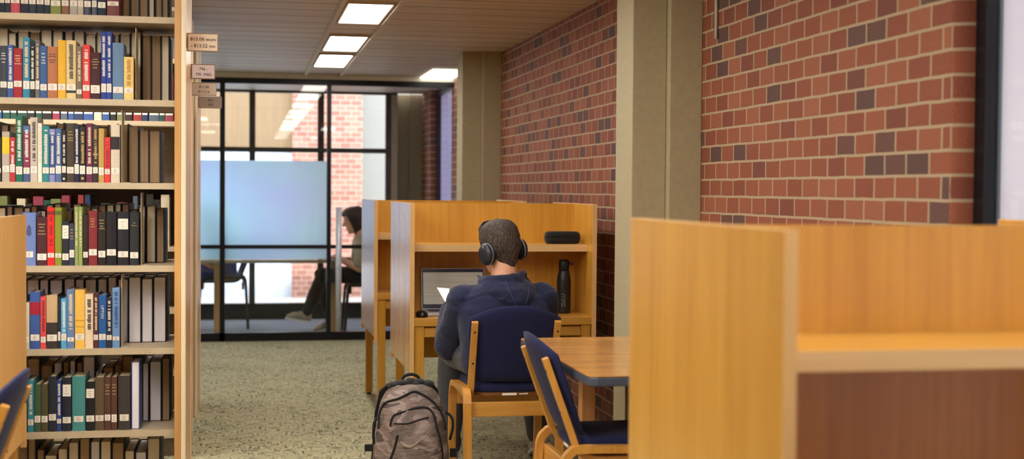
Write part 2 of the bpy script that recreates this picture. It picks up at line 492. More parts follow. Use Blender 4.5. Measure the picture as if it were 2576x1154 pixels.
# ------------------------------------------------------------------ room shell
XW = 1.863          # face of the brick wall
ZC = 2.395          # ceiling
YP = 12.67          # glass partition
struct(MB().box(-6, XW + 0.3, -3.2, 15.4, -0.1, 0).build('floor', M_FLOOR), 'woven grey-green carpet')
struct(MB().box(-4.0, XW, YP + 0.031, 14.768, 0, 0.002).build('floor_study_room', plain('grey_carpet', (122, 126, 134), 0.95, var=0.15, scale=120)))
struct(MB().box(-6, XW + 0.3, -3.2, 14.95, ZC, ZC + 0.2).build('ceiling', M_CEIL), 'linear plank ceiling')
w = MB()
for y0, y1 in ((3.472, YP + 0.12), (14.3, 15.4)):
    w.box(XW, XW + 0.135, y0, y1, 0, ZC)
w.box(XW, XW + 0.135, -3.2, -1.6, 0, ZC)
w.box(XW, XW + 0.135, -1.6, 3.472, 0, 0.35)
struct(w.build('wall_right', M_BRICK), 'red brick wall')
bn = [(XW + 0.0595, 3.4715)] + [(XW + 0.0595 - 0.059 * math.sin(a), 3.450 + 0.021 * (1 - math.cos(a))) for a in [PI / 2 * k / 8 for k in range(9)]]
struct(MB().prism(bn, 0.35, ZC).build('trim_1', M_BRICKX), 'rounded brick window return')
struct(MB().box(-6.2, -6, -3.2, 15.4, 0, ZC).build('wall_left', M_TANW))
struct(MB().box(-6, XW + 0.135, -2.6, -2.45, 0, ZC).build('wall_rear', M_TANW))

def column(n, y, label):
    mb = MB()
    mb.box(1.575, 1.722, y, y + 0.262, 0, ZC)
    mb.box(1.7225, XW, y - 0.045, y + 0.262, 0, ZC)
    struct(mb.build('trim_%d' % n, M_COLUMN, bevel=0.004), label)
column(2, 5.605, 'grey-green painted column')
column(3, 10.27, 'grey-green painted column')
column(4, 15.06, 'grey-green painted column')
# conduit on the brick
struct(MB().tube([(XW - 0.008, 5.37, ZC), (XW - 0.008, 5.37, 1.985)], 0.008, 8).build('trim_5', M_STEEL), 'thin grey conduit')

# near daylight window
win = struct(bpy.data.objects.new('window_1', None)); COL.objects.link(win)
mb = MB()
mb.box(XW + 0.06, XW + 0.13, 3.40, 3.466, 0.35, ZC); mb.box(XW + 0.06, XW + 0.13, -1.6, -1.54, 0.35, ZC)
mb.box(XW + 0.06, XW + 0.13, -1.54, 3.40, 0.35, 0.41); mb.box(XW + 0.06, XW + 0.13, -1.54, 3.40, ZC - 0.05, ZC)
mb.build('window_frame', M_BLACKM, win)
MB().box(XW + 0.09, XW + 0.10, -1.54, 3.40, 0.41, ZC - 0.05).build('pane', M_GLASS, win)
sh = MB().box(XW + 0.104, XW + 0.106, -1.53, 3.39, 0.42, ZC - 0.06).build('roller_shade', M_SHADE, win); sh['label'] = 'white translucent roller shade'
# far window beside the partition
win = struct(bpy.data.objects.new('window_2', None)); COL.objects.link(win)
mb = MB()
y0, y1 = YP + 0.12, 14.3
mb.box(XW + 0.06, XW + 0.13, y0, y0 + 0.04, 0, ZC); mb.box(XW + 0.06, XW + 0.13, y1 - 0.04, y1, 0, ZC)
mb.box(XW + 0.06, XW + 0.13, y0 + 0.04, y1 - 0.04, 0, 0.08); mb.box(XW + 0.06, XW + 0.13, y0 + 0.04, y1 - 0.04, ZC - 0.05, ZC)
mb.build('window_frame', M_BLACKM, win)
MB().box(XW + 0.09, XW + 0.10, y0 + 0.04, y1 - 0.04, 0.08, ZC - 0.05).build('pane', M_GLASS, win)
sh = MB().box(XW + 0.104, XW + 0.106, y0 + 0.045, y1 - 0.045, 0.085, ZC - 0.06).build('roller_shade', M_SHADE2, win); sh['label'] = 'lavender grey translucent roller shade'

# glass partition, left bays with privacy film
par = struct(bpy.data.objects.new('window_3', None), 'black framed glass partition'); COL.objects.link(par)
mb = MB(); t0, t1 = YP - 0.03, YP + 0.03
mb.box(-4.0, XW, t0, t1, 2.30, 2.352); mb.box(-4.0, XW, t0, t1, 2.352, ZC, 1)
mb.box(-4.0, 0.709, t0, t1, 0, 0.077)
for x0, x1 in ((-0.236, -0.191), (0.709, 0.748), (-1.15, -1.105), (-2.1, -2.055), (-3.05, -3.005)):
    mb.box(x0, x1, t0, t1, 0.0, 2.30)
for x0, x1 in ((-4.0, -3.05), (-3.005, -2.1), (-2.055, -1.15), (-1.105, -0.236), (-0.191, 0.709)):
    mb.box(x0, x1, t0, t1, 0.829, 0.863)
mb.build('partition_frame', [M_BLACKM, M_WHITE], par)
MB().box(-4.0, 0.709, YP - 0.004, YP + 0.004, 0.077, 2.30).build('pane', M_GLASSR, par)
fm = MB()
for x0, x1 in ((-1.105, -0.237), (-0.19, 0.708)):
    fm.box(x0, x1, YP + 0.0045, YP + 0.0055, 0.735, 0.828); fm.box(x0, x1, YP + 0.0045, YP + 0.0055, 0.864, 1.617)
fo = fm.build('privacy_film', M_FILM, par); fo['label'] = 'pale blue frosted privacy film'
# glass door bay
dr = struct(bpy.data.objects.new('door_1', None), 'glass door with long steel pull'); COL.objects.link(dr)
mb = MB()
mb.box(0.75, XW, t0, t1, 0.0, 0.077); mb.box(0.75, XW, YP - 0.02, YP + 0.02, 0.829, 0.863)
mb.build('door_rail', M_BLACKM, dr)
MB().box(0.75, XW, YP - 0.004, YP + 0.004, 0.078, 2.299).build('pane', M_GLASSR, dr)
mb = MB(); mb.tube([(0.812, YP - 0.11, 0.1), (0.812, YP - 0.11, 1.205)], 0.026, 14)
for z in (0.25, 1.05):
    mb.tube([(0.812, YP - 0.11, z), (0.812, YP - 0.004, z)], 0.01, 8)
mb.build('pull_handle', plain('satin_steel', (214, 220, 236), 0.35, 0.3), dr)
# study room back wall with exterior window
win = struct(bpy.data.objects.new('window_4', None), 'exterior window of the study room'); COL.objects.link(win)
YB = 14.8; mb = MB()
for x0, x1 in ((0.024, 0.087), (0.734, 0.80), (1.45, 1.509), (-0.75, -0.69), (-1.5, -1.44), (-2.25, -2.19)):
    mb.box(x0, x1, YB, YB + 0.08, 0.165, 2.37)
edges = [(-4.0, -2.25), (-2.19, -1.5), (-1.44, -0.75), (-0.69, 0.024), (0.087, 0.734), (0.80, 1.45)]
for x0, x1 in edges:
    mb.box(x0, x1, YB, YB + 0.08, 1.75, 1.80); mb.box(x0, x1, YB, YB + 0.08, 0.60, 0.645)
mb.box(-4.0, 1.575, YB, YB + 0.08, 2.37, ZC)
mb.build('window_frame', M_OLIVE, win)
MB().box(-4.0, 1.509, YB + 0.036, YB + 0.044, 0.165, 2.37).build('pane', M_GLASS, win)
struct(MB().box(-4.0, 1.575, YB - 0.03, YB + 0.08, 0, 0.165).build('baseboard_rear', M_BLACKM), 'black sill along the study room floor')
struct(MB().box(-4.2, -4.0, YP + 0.03, YB, 0, ZC).build('wall_study_room', M_WHITE))
struct(MB().box(1.509, 1.575, YB, YB + 0.26, 0.165, 2.37).build('trim_6', M_COLUMN))

# the building outside
M_TAN = plain('tan_cladding', (146, 122, 92), 0.8, var=0.1, scale=2.0, stretch=(24, 1, 1))
M_PALEB = plain('pale_cladding', (214, 226, 240), 0.7, var=0.06, scale=2.5, stretch=(6, 1, 1))
YE = 18.0
mb = MB(); mb.box(-6, 0.568, YE, YE + 0.3, 1.84, 2.9)
o = struct(mb.build('wall_outside_tan', M_TAN)); o['label'] = 'tan cladding of the building outside'
o = struct(MB().box(-6, 0.568, YE + 0.02, YE + 0.3, -0.1, 1.84).build('wall_outside_pale', M_PALEB)); o['label'] = 'pale blue-white cladding outside'
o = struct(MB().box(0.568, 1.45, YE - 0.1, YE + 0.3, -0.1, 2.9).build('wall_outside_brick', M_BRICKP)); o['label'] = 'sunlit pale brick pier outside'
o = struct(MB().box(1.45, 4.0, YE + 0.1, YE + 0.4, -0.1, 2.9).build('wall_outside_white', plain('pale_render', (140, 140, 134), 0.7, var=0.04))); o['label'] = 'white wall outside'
struct(MB().box(-8, 8, 15.4, 24, -0.12, -0.02).build('ground_outside', plain('pale_paving', (190, 186, 178), 0.9)))

# ------------------------------------------------------------------ ceiling lights
M_EMIT = emit('lamp_diffuser', (1.0, 0.955, 0.86, 1), 13.0)
M_TROUGH = plain('trough_paint', (196, 180, 158), 0.5)
spans = [(10.63, 11.67), (9.32, 10.30), (7.65, 8.57), (6.2, 7.15), (4.85, 5.8), (3.5, 4.45), (2.15, 3.1), (0.8, 1.75)]
LX0, LX1 = 0.535, 0.80
rail = MB()
for x in (LX0 - 0.035, LX1 + 0.01):
    rail.box(x, x + 0.025, -3.2, YP - 0.03, ZC - 0.022, ZC)
struct(rail.build('trim_7', M_TROUGH), 'pair of long trough rails holding the ceiling lights')
nm = ['first', 'second', 'third', 'fourth', 'fifth', 'sixth', 'seventh', 'eighth']
for i, (a, b) in enumerate(spans):
    lab = 'bright rectangular ceiling light in the long trough, %s in line from the glass partition' % nm[i]
    t = thing('ceiling_light', lab, 'ceiling light', ((LX0 + LX1) / 2, (a + b) / 2, ZC), 0, 'ceiling lights in the long trough')
    hw, hl = (LX1 - LX0) / 2, (b - a) / 2
    mb = MB(); 
    for x0, x1, y0, y1 in ((-hw, -hw + 0.012, -hl, hl), (hw - 0.012, hw, -hl, hl), (-hw + 0.012, hw - 0.012, -hl, -hl + 0.012), (-hw + 0.012, hw - 0.012, hl - 0.012, hl)):
        mb.box(x0, x1, y0, y1, -0.016, 0)
    mb.build('frame', M_TROUGH, t)
    MB().box(-hw + 0.013, hw - 0.013, -hl + 0.013, hl - 0.013, -0.012, -0.002).build('diffuser', M_EMIT, t)
t = thing('ceiling_light', 'pale square ceiling light beside the window wall near the glass partition', 'ceiling light', (1.70, 12.2, ZC))
MB().box(-0.15, 0.15, -0.45, 0.44, -0.014, -0.004).build('diffuser', emit('corner_lamp', (1, 0.96, 0.80, 1), 2.2), t)
MB().box(-0.155, 0.155, -0.455, 0.445, -0.004, 0).build('frame', M_TROUGH, t)
# added unseen lamps that brighten the stacks and the near reading area
for k, (x, y0, y1, w) in enumerate(((-0.75, 2.8, 4.6, 0.34), (-2.6, 1.5, 4.9, 0.3), (-1.75, 2.0, 3.9, 0.4), (1.36, 1.0, 1.9, 0.2), (-1.25, 6.45, 6.8, 1.7), (-3.2, 8.0, 12.0, 0.3))):
    t = thing('ceiling_light', 'added fill light strip ' + ['in front of the nearest book stack', 'at the far left, in front of the stacks', 'over the left aisle near the carrel', 'over the near carrel on the right', 'over the aisle between the first two stacks', 'behind the farthest stack'][k], 'ceiling light', (x, (y0 + y1) / 2, ZC), 0, 'added fill lights over the stacks')
    hl = (y1 - y0) / 2
    MB().box(-w / 2, w / 2, -hl, hl, -0.014, -0.004).build('diffuser', M_EMIT, t)
    MB().box(-w / 2 - 0.01, w / 2 + 0.01, -hl - 0.01, hl + 0.01, -0.004, 0).build('frame', M_TROUGH, t)
t = thing('ceiling_light', 'added unseen light inside the glass study room', 'ceiling light', (-2.6, 13.7, ZC))  # added lamp, kept out of view, to light the study room
MB().box(-0.6, 0.6, -0.15, 0.15, -0.014, -0.004).build('diffuser', M_EMIT, t)
MB().box(-0.61, 0.61, -0.16, 0.16, -0.004, 0).build('frame', M_TROUGH, t)

# ------------------------------------------------------------------ book stacks
LEV = [2.021, 1.704, 1.387, 1.07, 0.753, 0.436, 0.119]
def book_range(label, x0, x1, y0, depth, z_top=2.28, near=False):
    t = thing('bookcase', label, 'bookcase', ((x0 + x1) / 2, y0 + depth / 2, 0), 0, None)
    hx = (x1 - x0) / 2; hy = depth / 2
    pt = 0.03
    # end panel of wood with a rounded edge band, its lit edge whitened in the colour
    mb = MB(); mb.box(hx - pt + 0.012, hx, -hy - 0.02, hy + 0.02, 0, z_top)
    mb.build('end_panel', M_ENDP, t, 0.004)
    mb = MB()
    for ya, yb in ((-hy - 0.030, -hy - 0.0205), (hy + 0.0205, hy + 0.030)):
        mb.box(hx - pt - 0.010, hx - 0.0165, ya, yb, 0, z_top)
    mb.build('front_stile', M_ENDP, t, 0.002)
    mb = MB(); mb.box(hx - 0.016, hx + 0.003, -hy - 0.034, -hy - 0.0205, 0, z_top)
    mb.box(hx - 0.016, hx + 0.003, hy + 0.0205, hy + 0.034, 0, z_top)
    e = mb.build('edge_band', M_BANDW, t, 0.006); e['label'] = 'edge banding whitened as if lit'
    xs = hx - pt + 0.011
    for z in LEV:
        mb = MB(); mb.box(-hx, xs - 0.013, -hy, hy, z - 0.006, z)
        mb.box(-hx, xs - 0.013, -hy, -hy + 0.002, z - 0.024, z - 0.006); mb.box(-hx, xs - 0.013, hy - 0.002, hy, z - 0.024, z - 0.006)
        mb.box(-hx, xs - 0.013, -hy + 0.004, hy - 0.004, z - 0.02, z - 0.0065)
        mb.build('shelf', M_SHELF, t)
    mb = MB()
    mb.box(xs - 0.0125, xs, -hy + 0.004, hy - 0.004, 0, z_top - 0.02)
    p = mb.build('upright_sheet', M_STEELD, t)
    if not near:  # added sheets that block the bright view through the stack
        mb = MB()
        for za, zb in zip(LEV[1:], LEV[:-1]):
            mb.box(-hx, xs - 0.013, -0.004, 0.004, za + 0.0005, zb - 0.0245)
        mb.build('added_back_sheet', M_STEELD, t)
    MB().box(-hx, xs, -hy, hy, z_top - 0.018, z_top).build('canopy_top', M_SHELF, t)
    mb = MB(); mb.box(-hx, xs - 0.013, -hy + 0.03, hy - 0.03, 0, 0.094); mb.build('kick_base', M_STEELD, t)
    return t
R1 = (-2.2, -0.232, 5.5, 0.5); R2 = (-2.2, -0.29, 7.25, 0.52); R3 = (-2.2, -0.29, 8.5, 0.52)
book_range('tall beige steel book stack with oak end panel, nearest of the three', *R1, near=True)
book_range('tall book stack second from the camera, half hidden behind the nearest one', *R2)
book_range('tall book stack farthest from the camera, next to the glass partition', *R3)

# aisle signs sticking out from the end panels
def aisle_sign(x0, x1, y, z0, z1, lines, label, col):
    t = thing('aisle_sign', label, 'sign', (x0, y, z0), 0, 'call number signs on the stack ends')
    w, h = x1 - x0, z1 - z0
    MB().box(0, w, 0, 0.006, 0, h).build('plate', plain('sign_frame', (150, 130, 110), 0.5), t, 0.001)
    MB().box(0.005, w - 0.003, -0.0012, -0.0001, 0.004, h - 0.004).build('card', plain('sign_card', col, 0.7, var=0.02), t)
    for k, s in enumerate(lines):
        m = text_mb(s, h * 0.27)
        m.v = [v + Vector((w * 0.52, -0.0018, h * (0.66 - 0.36 * k))) for v in m.v]
        m.build('lettering', M_INK, t)
    MB().box(-0.012, 0.01, 0.0061, 0.012, h * 0.2, h * 0.8).build('bracket', M_STEELD, t)
aisle_sign(-0.231, -0.112, 5.6, 1.903, 1.975, ['813.08 wom', '- 813.52 wo'], 'cream call number sign reading 813.08, nearest and topmost sign', (236, 212, 188))
aisle_sign(-0.231, -0.132, 6.0, 1.826, 1.889, ['796 -', '791 .M62'], 'white call number sign just below the cream sign', (240, 228, 236))
aisle_sign(-0.289, -0.156, 7.42, 1.848, 1.916, ['811.08', '811.5 w'], 'taupe call number sign on the second stack', (204, 184, 168))
aisle_sign(-0.289, -0.149, 8.62, 1.850, 1.922, ['809', '808'], 'dim brown call number sign on the farthest stack', (168, 150, 138))

# ---- books
YS = 5.518
def cover_mat(c, rough=0.55):
    return plain('book_cloth', c, rough, var=0.1, scale=220)
TXT = {'w': (236, 230, 220), 'g': (196, 164, 100), 'k': (40, 36, 36), 'b': (60, 80, 140), 'o': (196, 130, 40), 'c': (232, 210, 170), 'r': (150, 40, 40)}

def arc_y(x, hw):
    return 0.10 * 2 * hw * (x / hw) ** 2

def patch(mb, xa, xb, za, zb, hw, off, n=4, mat=0):
    """thin curved plate lying on the spine"""
    xs = [xa + (xb - xa) * i / n for i in range(n + 1)]
    v, f = [], []
    for x in xs:
        y = arc_y(x, hw) - off
        v += [(x, y, za), (x, y, zb), (x, y + off * 0.8, za), (x, y + off * 0.8, zb)]
    for i in range(n):
        a, b = 4 * i, 4 * i + 4
        f += [(a, b, b + 1, a + 1), (a + 2, a + 3, b + 3, b + 2), (a + 1, b + 1, b + 3, a + 3), (a, a + 2, b + 2, b)]
    f += [(0, 1, 3, 2), (4 * n, 4 * n + 2, 4 * n + 3, 4 * n + 1)]
    mb.add(v, f, mat)
    return mb

def book_shape(w, h, d, t=0.003):
    hw = w / 2; n = 6
    out = [(-hw + w * i / n, arc_y(-hw + w * i / n, hw)) for i in range(n + 1)]
    inn = [(x * (hw - t) / hw, y + t) for x, y in out]
    poly = out + [(hw, d), (hw - t, d)] + inn[::-1] + [(-hw + t, d), (-hw, d)]
    mb = MB(); mb.prism(poly, 0, h)
    pg = MB(); pg.box(-hw + t + 0.0002, hw - t - 0.0002, 0.2 * hw + t + 0.001, d - 0.005, 0.003, h - 0.004)
    return mb, pg

def book(loc, w, h, d, col, label, group, rz=0.0, tilt=0.0, title=None, tc='w', call=None, bands=(), pages=None, rough=0.55, emblem=None):
    t = thing('book', label, 'book', loc, rz, group)
    if tilt: t.rotation_euler[1] = tilt
    cv, pg = book_shape(w, h, d); hw = w / 2
    cv.build('cover', cover_mat(col, rough), t)
    pg.build('page_block', pages or M_PAGES, t)
    for a, b, c in bands:
        patch(MB(), -hw * 0.995, hw * 0.995, h * a, h * b, hw, 0.0004).build('spine_band', cover_mat(c), t)
    for z0, z1, fr in (call or ()):
        patch(MB(), -hw * fr, hw * fr, z0, z1, hw, 0.0009).build('call_label', M_LABEL, t)
        tx = MB()
        for k in range(3 if z1 - z0 > 0.012 else 2):
            zz = z1 - (z1 - z0) * (0.28 + 0.24 * k)
            ww = hw * fr * random.uniform(0.3, 0.6)
            patch(tx, -ww, ww * random.uniform(0.5, 1), zz - 0.0009, zz + 0.0009, hw, 0.0013, 2)
        tx.build('call_number', plain('grey_print', (168, 150, 140), 0.7), t)
    rnd = random.Random(int(w * 1e5) + int(h * 1e4))
    ink = plain('spine_print', TXT[tc], 0.5, var=0.03)
    if title == 'v':       # title running down the spine
        m = MB(); z = h * 0.93; lo = h * 0.34; cw = min(hw * 0.5, 0.008)
        while z > lo:
            L = rnd.uniform(0.003, 0.0065)
            if rnd.random() < 0.85:
                a = rnd.uniform(0.5, 1.0); patch(m, -cw * a, cw, z - L * 0.72, z, hw, 0.0008, 2)
            z -= L
        m.build('title', ink, t)
    elif title == 'h':     # short centred lines near the top
        m = MB(); z = h * 0.86
        for k in range(4):
            ww = hw * rnd.uniform(0.4, 0.75)
            x = -ww
            while x < ww:
                L = rnd.uniform(0.0025, 0.006); patch(m, x, min(x + L, ww), z - 0.0035, z, hw, 0.0008, 1); x += L + 0.0016
            z -= rnd.uniform(0.008, 0.014)
        m.build('title', ink, t)
    elif title and title[0] == '=':   # readable words, set down the spine
        m = text_mb(title[1:], min(w * 0.55, 0.03)); R = Matrix.Rotation(PI / 2, 4, 'Y')
        m.v = [R @ v + Vector((0, -0.0012, h * 0.68)) for v in m.v]
        m.build('title', ink, t)
    elif title and title[0] == '#':   # readable words, set across the spine
        for k, s in enumerate(title[1:].split('/')):
            m = text_mb(s, w * 0.2); m.v = [v + Vector((0, -0.0014, h * (0.8 - 0.05 * k))) for v in m.v]
            m.build('title', ink, t)
    if emblem == 'dot':
        patch(MB(), -hw * 0.45, hw * 0.45, h * 0.05, h * 0.05 + hw * 0.9, hw, 0.0009, 3).build('emblem', ink, t)
    elif emblem == 'portrait':
        m = MB(); m.add([(0.35 * hw * math.cos(a) , arc_y(0.35 * hw, hw) * 0 - 0.001, h * 0.66 + 0.022 * math.sin(a)) for a in [2 * PI * i / 14 for i in range(14)]], [list(range(14))])
        m.add([(-0.75 * hw, 0.003, h * 0.5), (0.6 * hw, 0.002, h * 0.5), (0.35 * hw, -0.001, h * 0.62), (0, -0.001, h * 0.72), (-0.42 * hw, -0.001, h * 0.65)], [(0, 1, 2, 3, 4)])
        m.build('portrait_print', plain('spine_portrait', (74, 84, 130), 0.6), t)
    return t

CN = 3.979
ROWN = ['topmost shelf', 'second shelf', 'third shelf', 'fourth shelf', 'fifth shelf', 'sixth shelf']
